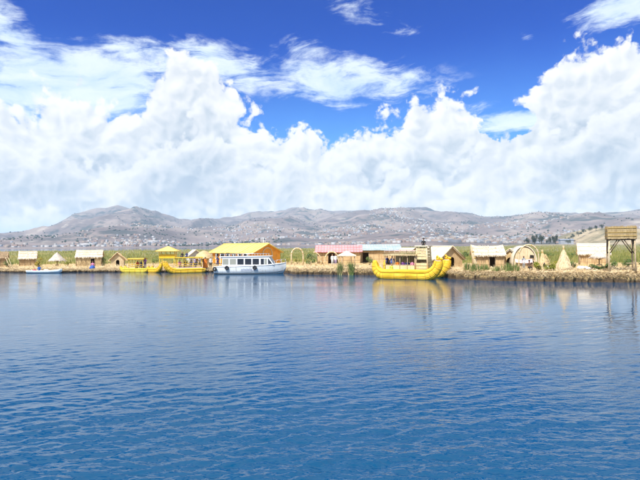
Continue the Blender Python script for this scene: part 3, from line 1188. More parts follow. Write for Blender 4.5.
def person(label, loc, face, pose='stand', top='cloth_white', legs='cloth_denim', hat=None, skirt=None, hair='short', size=1.0, sleeve=None, group=None):
    """FACE is the compass bearing (degrees, 0 = away from the camera, 180 = towards it) the person looks to"""
    root = thing('person', label, 'person', loc, math.radians(180 - face), group)
    root.scale = (size, size, size)
    V, F, reg = body_mesh(pose)
    mats = ['skin', top, sleeve or top, legs, 'shoe', 'hair']
    ix = {'skin': 0, 'top': 1, 'sleeve': 2, 'legs': 3, 'shoe': 4, 'eye': 5}
    me = bpy.data.meshes.new('body')
    me.from_pydata([tuple(v) for v in V], [], F)
    for q in mats:
        me.materials.append(MATS[q])
    me.polygons.foreach_set('material_index', [ix[r] for r in reg])
    me.polygons.foreach_set('use_smooth', [True] * len(F))
    me.update()
    ob = bpy.data.objects.new('body', me)
    COL.objects.link(ob)
    ob.parent = root
    J = POSES[pose]
    h = Vector(J['head'][:3])
    m = MB()
    rr = []
    for dz, k in ((-.06, .086), (0.0, .094), (.05, .092), (.09, .074), (.122, .035)):
        rr.append([Vector((h.x + k * .86 * math.cos(t), h.y + .022 + k * math.sin(t) * (1.02 if math.sin(t) > 0 else .74), h.z + dz + (.05 if math.sin(t) < -.2 and dz < .04 else 0))) for t in [2 * math.pi * i / 12 for i in range(12)]])
    m.rings(rr)
    if hair == 'braids':
        for s in (-1, 1):
            m.tube([(h.x + s * .05, h.y + .07, h.z - .06), (h.x + s * .07, h.y + .10, h.z - .22), (h.x + s * .06, h.y + .11, h.z - .45)], [.024, .020, .012], 6)
    m.build('hair', 'hair', root)
    if hat:
        q = MB()
        cyl = [(.105, .155, .005), (.070, .150, .012), (.072, .098, .02), (.12, .092, .02), (.155, .07, .02), (.165, .02, .02)]
        q.rings([[Vector((h.x + k * math.cos(t), h.y + .01 + k * math.sin(t), h.z + dz)) for t in [2 * math.pi * i / 14 for i in range(14)]] for dz, k, _ in cyl])
        q.build('hat', hat, root)
    if skirt:
        q = MB()
        p = Vector(J['waist'][:3])
        foot = .22 if pose != 'sit' else .10
        n = 20
        prof = [(p.z + .02, .15, .11, 0.0), (p.z - .12, .20, .17, 0.0), ((p.z + foot) / 2, .30, .27, -.06 if pose == 'sit' else 0), (foot, .38, .36, -.18 if pose == 'sit' else 0)]
        if pose == 'sit':
            prof = [(p.z + .02, .15, .12, 0.0), (p.z - .07, .24, .24, -.06), (p.z - .16, .33, .40, -.18), (p.z - .34, .40, .46, -.22), (foot, .42, .48, -.22)]
        q.rings([[Vector((p.x + rx * (1 + .05 * math.cos(5 * t)) * math.cos(t), p.y + oy + ry * (1 + .05 * math.cos(5 * t)) * math.sin(t), z)) for t in [2 * math.pi * i / n for i in range(n)]] for z, rx, ry, oy in prof], cap=False)
        q.build('skirt', skirt, root)
    return root


# ------------------------------------------------------------------ huts
def fringe(m, a, b, drop, n, rnd):
    """ragged thatch ends hanging along the line a-b"""
    a, b = Vector(a), Vector(b)
    out = (b - a).cross(Vector((0, 0, 1))).normalized() * 0.02
    for i in range(n):
        t0, t1 = (i - .1) / n, (i + 1.1) / n
        p, q = a.lerp(b, max(0, t0)), a.lerp(b, min(1, t1))
        mid = (p + q) / 2 + Vector((0, 0, -drop * rnd.uniform(.35, 1.0)))
        m.add([p - out, q - out, mid, p + out, q + out], [(0, 1, 2), (3, 2, 4), (0, 2, 3), (1, 4, 2)])


def shag(parent, quad, n, mat, seed, droop=.10, name='loose_thatch'):
    """loose stalks lying down a roof slope and hanging past its edge; QUAD = eave a, eave b, ridge b, ridge a"""
    r = np.random.default_rng(abs(seed) + 1)
    a, b, c, d = [np.array(p) for p in quad]
    u, v = r.random(n)[:, None], (r.random(n) ** 1.4)[:, None]
    lo, hi = a * (1 - u) + b * u, d * (1 - u) + c * u
    base = lo * (1 - v) + hi * v
    dn = (lo - hi) / np.linalg.norm(lo - hi, axis=1, keepdims=True)
    nrm = np.cross(b - a, d - a)
    nrm = nrm / np.linalg.norm(nrm)
    if nrm[2] < 0:
        nrm = -nrm
    base = base + nrm * .015
    dirs = dn + r.normal(0, .16, (n, 3)) + nrm * r.uniform(.0, .10, n)[:, None]
    o = strands(name, base, dirs, r.uniform(.22, .55, n), r.uniform(.014, .03, n), [mat], np.zeros(n), kind='stuff', bend=.05)
    o.parent = parent
    return o


def cone_shag(parent, R, z0, ztop, n, mat, seed, cx=0.0):
    """loose stalks lying down a conical roof"""
    r = np.random.default_rng(abs(seed) + 1)
    a = r.uniform(0, 6.283, n)
    v = r.random(n) ** 1.5 * .85
    out = np.stack([np.cos(a), np.sin(a), np.zeros(n)], -1)
    base = out * (R * (1 - v) + .02)[:, None]
    base[:, 2] = z0 + (ztop - z0) * v + .02
    dn = out * R - np.array([0, 0, 1.0]) * (ztop - z0)
    dirs = dn / np.linalg.norm(dn, axis=1, keepdims=True) + r.normal(0, .13, (n, 3))
    o = strands('loose_thatch', base, dirs, r.uniform(.2, .5, n), r.uniform(.014, .03, n), [mat], np.zeros(n), kind='stuff', bend=.05)
    o.parent = parent
    return o


def mat_seams(parent, w, h, y, skip=None, seed=0):
    """split canes lashed across a reed-mat wall: two level battens and upright joints between the mats"""
    m = MB()
    rnd = random.Random(seed)
    spans = [(-w, w)] if not skip else [(-w, skip[0]), (skip[1], w)]
    for a, b in spans:
        if b - a < .2:
            continue
        for z in (h * .30, h * .68):
            m.bar((a + .02, y, z + rnd.uniform(-.03, .03)), (b - .02, y, z + rnd.uniform(-.03, .03)), .018, 5)
        k = max(1, round((b - a) / .85))
        for i in range(1, k):
            x = a + (b - a) * i / k + rnd.uniform(-.05, .05)
            m.bar((x, y, .03), (x + rnd.uniform(-.03, .03), y, h - .05), .022, 5)
    return m.build('mat_seam', 'brown_thatch', parent)


def gable_hut(label, x0, x1, yb, ye, yr, depth, yaw=0.0, roof='cream_thatch', wall='tan_reed_wall', door=None, oh=0.25, plinth=0.14, group=None, name='reed_hut', Y=None, curl=0.0, fr=0.16, nwin=0):
    """hut with its ridge across the view; sizes from the photograph's columns and rows at its depth"""
    xc = (x0 + x1) / 2
    rnd = random.Random(int(x0 * 10))
    if Y is None:
        base = stand(xc, yb)
        Y, g = base.y, base.z
    else:
        g = ground_at(xc, Y)
    yw = math.radians(yaw)
    W = (x1 - x0) / FPX * Y / (math.cos(yw) - PX(xc, Y) / Y * math.sin(yw))
    he = P(xc, ye, Y - oh).z - g
    hr = P(xc, yr, Y + depth / 2).z - g
    t = thing(name, label, 'hut' if 'hut' in name else 'building', (PX(xc, Y), Y + depth / 2, g), yw, group)
    w, d = W / 2 - oh, depth / 2
    k = (hr - he) / (d + oh)
    hw = he + k * oh - 0.10           # wall top under the roof slab
    if door:
        dx, dw, dh = door
        dx = (dx - xc) / FPX * Y
        poly = [(-w, 0), (dx - dw / 2, 0), (dx - dw / 2, dh), (dx + dw / 2, dh), (dx + dw / 2, 0), (w, 0), (w, hw), (-w, hw)]
    else:
        poly = [(-w, 0), (w, 0), (w, hw), (-w, hw)]
    MB().prism(poly, -d, -d + .07).build('wall', wall, t)
    MB().prism([(-w, 0), (w, 0), (w, hw), (-w, hw)], d - .07, d).build('wall', wall, t)
    for s in (-1, 1):
        MB().prism([(-d + .075, 0), (d - .075, 0), (d - .075, hw), (0, hw + k * d - .08), (-d + .075, hw)], s * w - .035, s * w + .035, 'x').build('wall', wall, t)
    if door:
        f = MB()
        for s in (-1, 1):
            f.bar((dx + s * (dw / 2 + .03), -d - .02, 0), (dx + s * (dw / 2 + .03), -d - .02, dh + .05), .035)
        f.bar((dx - dw / 2 - .08, -d - .02, dh + .04), (dx + dw / 2 + .08, -d - .02, dh + .04), .035)
        f.build('door_frame', 'pole_wood', t)
    mat_seams(t, w, hw, -d - .01, (dx - dw / 2 - .06, dx + dw / 2 + .06) if door else None, int(x0))
    for sx in (-1, 1):
        MB().bar((sx * (w + .03), -d - .03, 0), (sx * (w + .03), -d - .03, hw), .045).build('corner_post', 'pole_wood', t)
    MB().box((0, 0, -plinth * .2), (W * 1.02, depth + .5, plinth * 1.6)).build('reed_platform', 'straw', t, 0.05)
    for s in (-1, 1):
        r = MB()
        n = 12
        ra, rb = [], []
        for i in range(n + 1):
            u = -1 + 2 * i / n
            lift = curl * (abs(u) ** 4)
            sag = (-0.09 * (1 - u * u) + rnd.uniform(-.025, .025)) if fr > .1 else 0.0
            wob = rnd.uniform(-.05, .05)
            x = u * W / 2
            ra.append((x, s * (d + oh), he + wob + lift * .3))
            rb.append((x, 0, hr + sag + lift))
        for i in range(n):
            r.slab([ra[i], ra[i + 1], rb[i + 1], rb[i]], .10)
        fringe(r, Vector(ra[0]) - Vector((0, 0, .06)), Vector(ra[-1]) - Vector((0, 0, .06)), fr, int(W / .11), rnd)
        rf = r.build('roof', roof, t)
        if fr > .1:
            shag(rf, (ra[0], ra[-1], rb[-1], rb[0]), int(W * 70), roof, int(x0 * 3 + s))
        else:
            for i in range(int(W / .45) + 1):
                u = i / int(W / .45)
                a_, b_ = Vector(ra[0]).lerp(Vector(ra[-1]), u), Vector(rb[0]).lerp(Vector(rb[-1]), u)
                MB().bar(a_ + Vector((0, 0, .03)), b_ + Vector((0, 0, .03)), .03, 5).build('roof_seam', roof, rf)
        for u in (.3, .72):
            a, b = Vector(ra[0]).lerp(Vector(rb[0]), u), Vector(ra[-1]).lerp(Vector(rb[-1]), u)
            mid = Vector(ra[n // 2]).lerp(Vector(rb[n // 2]), u)
            MB().tube([a + Vector((0, s * .02, .03)), mid + Vector((0, s * .02, .03)), b + Vector((0, s * .02, .03))], .022, 5).build('roof_pole', 'pale_straw', rf)
    MB().tube([(-W / 2 * (1 - 2 * i / 10), 0, hr - .02 - .05 * (1 - (1 - 2 * i / 10) ** 2) + curl * abs(1 - 2 * i / 10) ** 4) for i in range(11)], .09, 7).build('ridge_roll', roof, t)
    return t


def gable_front_hut(label, loc, w, he, hr, depth, yaw, roof, wall, door=None, oh=.22, name='reed_hut', group=None):
    """hut that turns its gable to the front (local -Y); LOC is the middle of its front on the ground"""
    rnd = random.Random(int(loc[0] * 7))
    t = thing(name, label, 'hut', loc, math.radians(yaw), group)
    k = (hr - he) / (w / 2 + oh)
    hw = he + k * oh - .1
    if door:
        dx, dw, dh = door
        arc = [(dx + dw / 2 * math.cos(a), dh - dw / 2 + dw / 2 * math.sin(a) * 1.1) for a in [math.pi - math.pi * i / 8 for i in range(9)]]
        poly = [(-w / 2, 0), (dx - dw / 2, 0)] + arc + [(dx + dw / 2, 0), (w / 2, 0), (w / 2, hw), (0, hw + k * w / 2 - .04), (-w / 2, hw)]
    else:
        poly = [(-w / 2, 0), (w / 2, 0), (w / 2, hw), (0, hw + k * w / 2 - .04), (-w / 2, hw)]
    MB().prism(poly, 0, .07).build('wall', wall, t)
    MB().prism([(-w / 2, 0), (w / 2, 0), (w / 2, hw), (0, hw + k * w / 2 - .04), (-w / 2, hw)], depth - .07, depth).build('wall', wall, t)
    for s in (-1, 1):
        MB().span((s * w / 2 - .035, .075, 0), (s * w / 2 + .035, depth - .075, hw)).build('wall', wall, t)
        r = MB()
        n = 8
        for i in range(n):
            y0, y1 = -oh + (depth + 2 * oh) * i / n, -oh + (depth + 2 * oh) * (i + 1) / n
            r.slab([(s * (w / 2 + oh), y0, he), (s * (w / 2 + oh), y1, he), (0, y1, hr), (0, y0, hr)], .11)
        fringe(r, (s * (w / 2 + oh), -oh, he - .06), (s * (w / 2 + oh), depth + oh, he - .06), .15, int(depth / .12), rnd)
        rf = r.build('roof', roof, t)
        if roof != 'grey_tarp':
            shag(rf, ((s * (w / 2 + oh), -oh, he), (s * (w / 2 + oh), depth + oh, he), (0, depth + oh, hr), (0, -oh, hr)), int(depth * 70), roof, int(loc[0] * 5 + s))
        MB().bar((s * (w / 2 + oh + .02), -oh - .04, he), (-s * .04, -oh - .04, hr + .08), .05).build('gable_pole', 'pale_straw', t)
    MB().bar((0, -oh - .06, hr), (0, depth + oh + .06, hr), .09, 7).build('ridge_roll', roof, t)
    MB().box((0, depth / 2, 0), (w + .6, depth + .6, .16)).build('reed_platform', 'straw', t, .05)
    return t


def thatch_parasol(label, px, yb, y_eave, y_top, px_half, roof='grey_thatch', sides=14, square=False, group=None, posts=1, name='thatched_parasol', Y=None):
    if Y is None:
        b = stand(px, yb)
    else:
        b = Vector((PX(px, Y), Y, ground_at(px, Y)))
    rnd = random.Random(px)
    t = thing(name, label, 'parasol', b, math.radians(12), group)
    R = px_half / FPX * b.y
    he, ht = P(px, y_eave, b.y).z - b.z, P(px, y_top, b.y).z - b.z
    m = MB()
    n = 4 if square else sides
    ph = math.pi / 4 if square else 0
    k = 1.25 if square else 1
    ringpts = []
    for i, (fr, z) in enumerate([(1.0, he), (.96, he + .10), (.52, he + (ht - he) * .52), (.06, ht)]):
        ringpts.append([Vector((R * k * fr * math.cos(ph + 2 * math.pi * j / n) * (1 + rnd.uniform(-.04, .04) * (i < 2)), R * k * fr * math.sin(ph + 2 * math.pi * j / n), z + rnd.uniform(-.03, .03) * (i < 2))) for j in range(n)])
    m.rings(ringpts, smooth=False)
    for j in range(n):
        fringe(m, ringpts[0][j], ringpts[0][(j + 1) % n], .18, max(3, int(10 * 4 / n)), rnd)
    tr = m.build('thatch_roof', roof, t)
    if not square:
        cone_shag(tr, R * 1.0, he, ht, 170, roof, int(px))
    if posts == 1:
        MB().bar((0, 0, -.1), (0, 0, he + .1), .07, 8).build('post', 'pole_wood', t)
        for a in range(4):
            MB().bar((0, 0, he - .35), (R * .6 * math.cos(a * math.pi / 2 + .4), R * .6 * math.sin(a * math.pi / 2 + .4), he + .05), .03).build('rafter', 'pole_wood', t)
        MB().rings([[Vector((r * math.cos(2 * math.pi * j / 12), r * math.sin(2 * math.pi * j / 12), z)) for j in range(12)] for r, z in ((.28, -.05), (.30, .40), (.02, .44))]).build('reed_base', 'straw', t)
    else:
        for sx in (-1, 1):
            for sy in (-1, 1):
                MB().bar((sx * R * .75, sy * R * .75, -.1), (sx * R * .72, sy * R * .72, he + .12), .055, 6).build('post', 'pole_wood', t)
    return t


def tipi(label, px, yb, y_top, px_half, mat='pale_straw', opening=True, group=None, name='reed_tipi', lean=0.0):
    b = stand(px, yb)
    rnd = random.Random(px)
    t = thing(name, label, 'hut', b, -math.atan2(b.x, b.y), group)
    R = px_half / FPX * b.y
    H = P(px, y_top, b.y).z - b.z
    n = 18
    m = MB()
    rr = []
    for i, (f, z) in enumerate([(1.0, 0), (.80, .16), (.60, .34), (.40, .55), (.22, .74), (.12, .84), (.07, .90), (.12, 1.0)]):
        rr.append([Vector((R * f * math.cos(a) * (1 + .05 * math.cos(6 * a + i)) + lean * z * H, R * f * math.sin(a), z * H + (rnd.uniform(-.1, .06) if i == 7 else 0))) for a in [2 * math.pi * j / n for j in range(n)]])
    m.rings(rr)
    rc = m.build('reed_cone', mat, t)
    cone_shag(rc, R * 1.0, 0.02, H * .93, 260, mat, int(px))
    MB().tube([Vector((R * .115 * math.cos(a) + lean * .87 * H, R * .115 * math.sin(a), H * .87)) for a in [2 * math.pi * j / 12 for j in range(13)]], .035, 6, cap=False).build('rope_binding', 'rope', t)
    if opening:
        f = MB()
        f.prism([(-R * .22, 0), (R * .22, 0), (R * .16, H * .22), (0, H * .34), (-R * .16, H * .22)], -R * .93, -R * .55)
        f.build('doorway', 'interior_shade', t)  # solid dark block paints the shade inside the entrance
        for s in (-1, 1):
            MB().bar((s * R * .25, -R * .97, 0), (0, -R * .62, H * .38), .04).build('door_pole', 'pole_wood', t)
    return t


def reed_arch(label, x0, x1, yb, y_top, Y=None, r=.10, yaw=0, name='reed_arch', mat='pale_straw', group=None, half=False):
    xc = (x0 + x1) / 2
    b = stand(xc, yb) if Y is None else Vector((PX(xc, Y), Y, ground_at(xc, Y)))
    t = thing(name, label, 'arch', b, math.radians(yaw), group)
    w = (x1 - x0) / FPX * b.y / 2 / max(.4, math.cos(math.radians(yaw)))
    H = P(xc, y_top, b.y).z - b.z
    pts = []
    hs = max(.1, H - w * 1.15)
    pts.append((-w * .98, 0, -.1))
    pts.append((-w, 0, hs * .5))
    for i in range(13):
        a = math.pi - math.pi * i / 12
        pts.append((w * math.cos(a), 0, hs + (H - hs) * math.sin(a)))
    pts.append((w, 0, hs * .5))
    pts.append((w * .98, 0, -.1))
    if half:
        pts = pts[8:]
    MB().tube(pts, [r * (1 + .08 * math.sin(i * 2.1)) for i in range(len(pts))], 8).build('reed_bundle', mat, t)
    for i in range(1, len(pts) - 1, 2):
        p, q = Vector(pts[i]), Vector(pts[i + 1])
        d = (q - p).normalized()
        MB().tube([p - d * .03, p + d * .03], r * 1.13, 8).build('rope_binding', 'rope', t)
    return t


# ------------------------------------------------------------------ plants
def leaf_cloud(n, rx, ry, h, leaf, seed, lobes=5, up=0.3):
    """leaf-sized quads clustered in lumps through a crown's volume"""
    r = np.random.default_rng(abs(seed))
    cl = np.stack([r.uniform(-.65, .65, lobes) * rx, r.uniform(-.65, .65, lobes) * ry, h * r.uniform(.30, .78, lobes)], -1)
    cr = r.uniform(.30, .5, lobes)
    w = r.integers(0, lobes, n)
    d = r.normal(size=(n, 3))
    d /= np.linalg.norm(d, axis=1, keepdims=True)
    rad = (r.random(n) ** .45)[:, None] * cr[w][:, None]
    p = cl[w] + d * rad * np.array([rx, ry, h * .62])
    p[:, 2] = np.clip(p[:, 2], .03, None)
    a = r.normal(size=(n, 3)) + np.array([0, 0, up])
    a /= np.linalg.norm(a, axis=1, keepdims=True)
    b = np.cross(a, r.normal(size=(n, 3)))
    b /= np.linalg.norm(b, axis=1, keepdims=True)
    L = (leaf * r.uniform(.6, 1.3, n))[:, None]
    W = L * .42
    vs = np.stack([p - a * L / 2, p + b * W / 2, p + a * L / 2, p - b * W / 2], 1).reshape(-1, 3)
    k = np.arange(n)[:, None] * 4
    return vs, (k + np.array([[0, 1, 2, 3]]))


def shrub(label, px, yb, width_px, y_top, mat='shrub_green', leaf=.16, n=420, name='shrub', group=None, Y=None):
    b = stand(px, yb) if Y is None else Vector((PX(px, Y), Y, ground_at(px, Y)))
    rx = width_px / FPX * b.y / 2
    h = P(px, y_top, b.y).z - b.z
    t = thing(name, label, 'shrub', b, 0, group)
    vs, fs = leaf_cloud(n, rx, min(rx, .9), h, leaf, int(px * 3), lobes=max(4, int(rx * 5)))
    raw_mesh('foliage', vs, fs, mat, t)
    m = MB()
    rnd = random.Random(px)
    for i in range(5):
        m.tube([(rnd.uniform(-.2, .2) * rx, 0, -.05), (rnd.uniform(-.5, .5) * rx, rnd.uniform(-.2, .2), h * .4), (rnd.uniform(-.8, .8) * rx, rnd.uniform(-.3, .3), h * .75)], [.025, .018, .008], 5)
    m.build('stem', 'dark_wood', t)
    return t


def totora(label, px, yb, width_px, y_top, Y=None, z=None, n=220, name='totora_clump', mat='totora_green', group=None):
    """upright clump of green reeds"""
    b = stand(px, yb) if Y is None else Vector((PX(px, Y), Y, ground_at(px, Y) if z is None else z))
    rx = width_px / FPX * b.y / 2
    h = P(px, y_top, b.y).z - b.z
    r = np.random.default_rng(abs(int(px * 5)))
    base = np.stack([r.normal(0, .42, n) * rx, r.normal(0, .3, n) * min(rx, .7), np.full(n, -.05)], -1)
    d = np.stack([base[:, 0] / max(rx, .2) * .12 + r.normal(0, .13, n), r.normal(0, .15, n), np.ones(n)], -1)
    L = h * (.35 + .75 * r.random(n) ** .8) * np.clip(1.15 - np.abs(base[:, 0]) / rx * .5, .4, 1)
    o = strands(name, base, d, L, r.uniform(.018, .05, n), [mat, 'straw'], (r.random(n) < .22).astype(int), kind=None, bend=.10)
    o.location = b
    tag(o, label, 'reeds', group)
    return o


def tree(label, px, Y, y_base, y_top, width_px, seed, group=None, lean=0.0):
    zb = P(px, y_base, Y).z
    h = P(px, y_top, Y).z - zb
    rx = width_px / FPX * Y / 2
    t = thing('tree', label, 'tree', (PX(px, Y), Y, zb), 0, group)
    rnd = random.Random(seed)
    m = MB()
    m.tube([(0, 0, -h * .03), (h * .01, 0, h * .3), (lean * h * .5, 0, h * .62), (lean * h, 0, h * .9)], [h * .035, h * .026, h * .015, h * .005], 7)
    for i in range(6):
        z = h * rnd.uniform(.25, .65)
        a = rnd.uniform(0, 6.28)
        m.tube([(lean * z * .6, 0, z), (rx * .4 * math.cos(a), rx * .4 * math.sin(a), z + h * .12), (rx * .7 * math.cos(a), rx * .7 * math.sin(a), z + h * .22)], [h * .014, h * .009, h * .003], 5)
    m.build('trunk', 'dark_wood', t)
    vs, fs = leaf_cloud(1100, rx, rx * .9, h, h * .085, seed, lobes=9)
    raw_mesh('crown', vs, fs, 'far_tree', t)
    return t


# ------------------------------------------------------------------ reed boats
def hull_path(L, R, z0, phi, n=10, r=.5, tip=.45, R2=None, phi2=None, tip2=None):
    """centre line and radii of a reed roll: straight, then curling up at both ends (R2, phi2, tip2: the stern, if it differs)"""
    R2, phi2, tip2 = R2 or R, phi2 or phi, tip2 or tip
    a0, a1 = -L / 2 + R2, L / 2 - R
    pts, rad = [], []
    for i in range(n + 1):
        f = phi2 * (1 - i / n)
        pts.append(Vector((a0 - R2 * math.sin(f), 0, z0 + R2 * (1 - math.cos(f)))))
        rad.append(r * (tip2 + (1 - tip2) * (i / n) ** .8))
    for i in range(1, 7):
        pts.append(Vector((a0 + (a1 - a0) * i / 7, 0, z0)))
        rad.append(r)
    for i in range(n + 1):
        f = phi * (i / n)
        pts.append(Vector((a1 + R * math.sin(f), 0, z0 + R * (1 - math.cos(f)))))
        rad.append(r * (1 - (1 - tip) * (i / n) ** 1.25))
    return pts, rad


def puma_head(parent, at, s, mat, yaw=0.0):
    """carved-looking animal head of bundled reeds: skull, muzzle, jaw, ears, eyes, collar"""
    M = Matrix.Translation(at) @ Matrix.Rotation(yaw, 4, 'Z') @ Matrix.Scale(s, 4)

    def tf(m):
        m.v = [tuple(M @ Vector(p)) for p in m.v]
        return m
    h = tf(MB().ball((0, 0, .30), (.34, .27, .30), 14, 9)).build('animal_head', mat, parent)
    tf(MB().tube([(.15, 0, .27), (.40, 0, .26), (.62, 0, .22), (.70, 0, .21)], [.22, .19, .15, .08], 10)).build('muzzle', mat, h)
    tf(MB().tube([(.12, 0, .08), (.38, 0, .04), (.56, 0, .06)], [.15, .12, .06], 9, flat=.6)).build('jaw', mat, h)
    for sy in (-1, 1):
        tf(MB().tube([(-.10, sy * .18, .48), (-.14, sy * .24, .66), (-.12, sy * .25, .80)], [.12, .09, .015], 7)).build('ear', mat, h)
        tf(MB().ball((.22, sy * .20, .38), .075, 8, 6)).build('eye', 'black_cloth', h)
    tf(MB().ball((.70, 0, .24), .06, 7, 5)).build('nose', 'black_cloth', h)
    tf(MB().tube([Vector((.02 + .33 * math.cos(t), .30 * math.sin(t), -.06)) for t in [2 * math.pi * i / 16 for i in range(17)]], .07, 7, cap=False)).build('collar', 'pink_cloth', h)


def reed_hull(parent, L, R, r, phi, y, mat, z0=.30, shift=0.0, name='hull', **kw):
    pts, rad = hull_path(L, R, z0, phi, r=r, **kw)
    pts = [p + Vector((shift, y, 0)) for p in pts]
    h = MB().tube(pts, rad, 44, smooth=False, groove=.035).build(name, mat, parent)
    # gunwale rolls lie along the top on both sides
    for s in (-1, 1):
        g = []
        for p, q, i in zip(pts, rad, range(len(pts))):
            d = (pts[min(i + 1, len(pts) - 1)] - pts[max(i - 1, 0)]).normalized()
            upv = Vector((0, 1, 0)).cross(d)
            upv = upv if upv.length < 1e-6 else upv.normalized()
            if upv.z < 0 and abs(d.x) > .3:
                upv = -upv
            inner = Vector((-d.z, 0, d.x))
            g.append((p + inner * q * .72 + Vector((0, s * q * .62, 0)), q * .40))
        MB().tube([q[0] for q in g], [q[1] for q in g], 22, smooth=False, groove=.05).build('gunwale_roll', mat, h)
    for i in range(2, len(pts) - 2, 2):
        d = (pts[i + 1] - pts[i - 1]).normalized()
        MB().tube([pts[i] - d * .035, pts[i] + d * .035], rad[i] * 1.02, 20).build('rope_binding', 'hull_rope', h)
    return h, pts, rad

# ------------------------------------------------------------------ the village, from left to right
def at(root, x, y, z=0.0):
    """world point of a thing's own coordinates"""
    a = root.rotation_euler.z
    c, s = math.cos(a), math.sin(a)
    return Vector((root.location.x + x * c - y * s, root.location.y + x * s + y * c, root.location.z + z))


gable_hut('reed hut cut off by the left edge with a dark eave', -24, 4, 268, 258.3, 252, 2.6, 28, 'brown_thatch', 'tan_reed_wall')
gable_hut('closed tan reed hut with a cream roof behind the white rowing boat', 14, 33.2, 267, 258.6, 251.3, 2.6, 26, plinth=.35)
gable_hut('wide straw hut with a whitish roof and one narrow dark doorway, left end of island', 72, 99.5, 267, 257, 250.2, 3.0, 17, 'cream_thatch', 'straw', door=(89.5, .62, 1.35), oh=.2)
b = stand(117.3, 266.5)
gable_front_hut('small tan hut turning its gable and dark doorway to the lake', b, 2.0, 1.15, 2.35, 2.8, 18, 'tan_reed_wall', 'pale_straw', door=(.05, .55, 1.1))
thatch_parasol('round grey thatched parasol behind the white rowing boat', 57, 267, 260.5, 252.3, 7.6)

# two leaning poles by the first hut
for k, (xa, ya, xb, yb) in enumerate([(5.5, 257.5, 10.8, 270), (8.2, 257.5, 13.2, 270)]):
    q = stand(xb, 270)
    top_ = P(xa, ya, q.y + .3)
    o = MB().bar((0, 0, -.1), top_ - q, .045, 6, .03).build('leaning_pole', 'pale_straw')
    o.location = q
    tag(o, ['left of two pale poles leaning beside the leftmost huts', 'right of two pale poles leaning beside the leftmost huts'][k], 'pole', 'leaning poles')


# ---- white rowing boat
def rowing_boat():
    Yb = FPX * EYE / (273.0 - float(cy_at(45)))
    t = thing('rowing_boat', 'small pale open boat with bundles moored at the left bank', 'boat', (PX(45, Yb), Yb, 0), math.radians(-4))
    L = 34.5 / FPX * Yb
    st = [(-.5, .62, .42, .0), (-.42, .72, .40, -.06), (-.2, .80, .38, -.10), (.1, .80, .39, -.10), (.3, .62, .44, -.06), (.43, .32, .52, .02), (.5, .04, .62, .20)]
    outer = []
    for u, bm_, sh, kl in st:
        outer.append([Vector((u * L, -bm_, sh)), Vector((u * L, -bm_ * .86, (sh + kl) * .45)), Vector((u * L, -bm_ * .5, kl)), Vector((u * L, bm_ * .5, kl)), Vector((u * L, bm_ * .86, (sh + kl) * .45)), Vector((u * L, bm_, sh))])
    m = MB().rings(outer, cap=False, closed=False)
    m.add(outer[0], [(0, 1, 2, 3, 4, 5)])
    h = m.build('hull', 'hull_blue_white', t)
    so = h.modifiers.new('thick', 'SOLIDIFY')
    so.thickness = .05
    so.offset = 1
    for s in (0, -1):
        MB().tube([r[s] for r in outer], .04, 6).build('gunwale', 'white_paint', t)
    for u in (-.3, 0.0, .26):
        MB().box((u * L, 0, .26), (.24, 1.35 if u < .2 else .9, .04)).build('thwart', 'pole_wood', t)
    return t


rb_ = rowing_boat()
person('person in a blue jacket and dark hat sitting in the pale rowing boat', at(rb_, -.95, .05, -.02), 150, 'sit', 'cloth_blue', 'cloth_navy', hat='black_cloth', hair='braids', size=.98)


def bundle(label, loc, size, mat, cat='bundle', name='cloth_bundle', tie='rope'):
    t = thing(name, label, cat, loc)
    m = MB()
    r = random.Random(label)
    rr = []
    for i in range(7):
        f = math.sin(math.pi * (.12 + .80 * i / 6))
        rr.append([Vector((size[0] * f * (1 + r.uniform(-.12, .12)) * math.cos(a), size[1] * f * (1 + r.uniform(-.12, .12)) * math.sin(a), size[2] * i / 6)) for a in [2 * math.pi * j / 10 for j in range(10)]])
    m.rings(rr)
    m.build('sack', mat, t)
    k = MB().tube([Vector((size[0] * .42 * math.cos(a), size[1] * .42 * math.sin(a), size[2] * .98)) for a in [2 * math.pi * j / 8 for j in range(9)]], .03, 5, cap=False).build('tie', tie, t)
    return t


bundle('rose red bundle in the stern of the pale rowing boat', at(rb_, -1.55, -.2, -.02), (.34, .30, .62), 'rose_red')
bundle('larger white bundle amidships in the pale rowing boat', at(rb_, .25, -.1, .02), (.42, .34, .62), 'white_cloth')
bundle('smaller white bundle beside the person in the rowing boat', at(rb_, -.35, -.35, .0), (.28, .26, .50), 'white_cloth')

person('person in a wide blue skirt and pink top sitting before the whitish hut', stand(92.6, 269), 170, 'sit', 'cloth_pink', 'cloth_blue', hat='cloth_brown', skirt='cloth_royal', hair='braids', size=1.0)


# ---- yellow reed boats on the left
def simple_reed_boat(label, px, yw, L, yaw, mat, hulls=((0, 0),), r=.36, R=.75, phi=1.75, heads=False, cabin=None, **kw):
    Yb = FPX * EYE / (yw - float(cy_at(px)))
    t = thing('reed_boat', label, 'boat', (PX(px, Yb), Yb, 0), math.radians(yaw))
    for (yy, sh) in hulls:
        h, pts, rad = reed_hull(t, L, R, r, phi, yy, mat, z0=r * .55, shift=sh, **kw)
        if heads:
            puma_head(h, pts[-1] + Vector((-.05, 0, -.02)), heads, mat)
        else:
            for e in (0, -1):
                MB().ball(pts[e], rad[e] * 1.06, 10, 7).build('tip_knot', 'rope', h)
    return t


boatA = simple_reed_boat('smaller lime-yellow reed boat moored left of the other yellow boats', 134.5, 272.3, 4.5, -8, 'yellow_green_reed', hulls=((0, 0), (.95, .15)), r=.36, R=.72, phi=1.45)


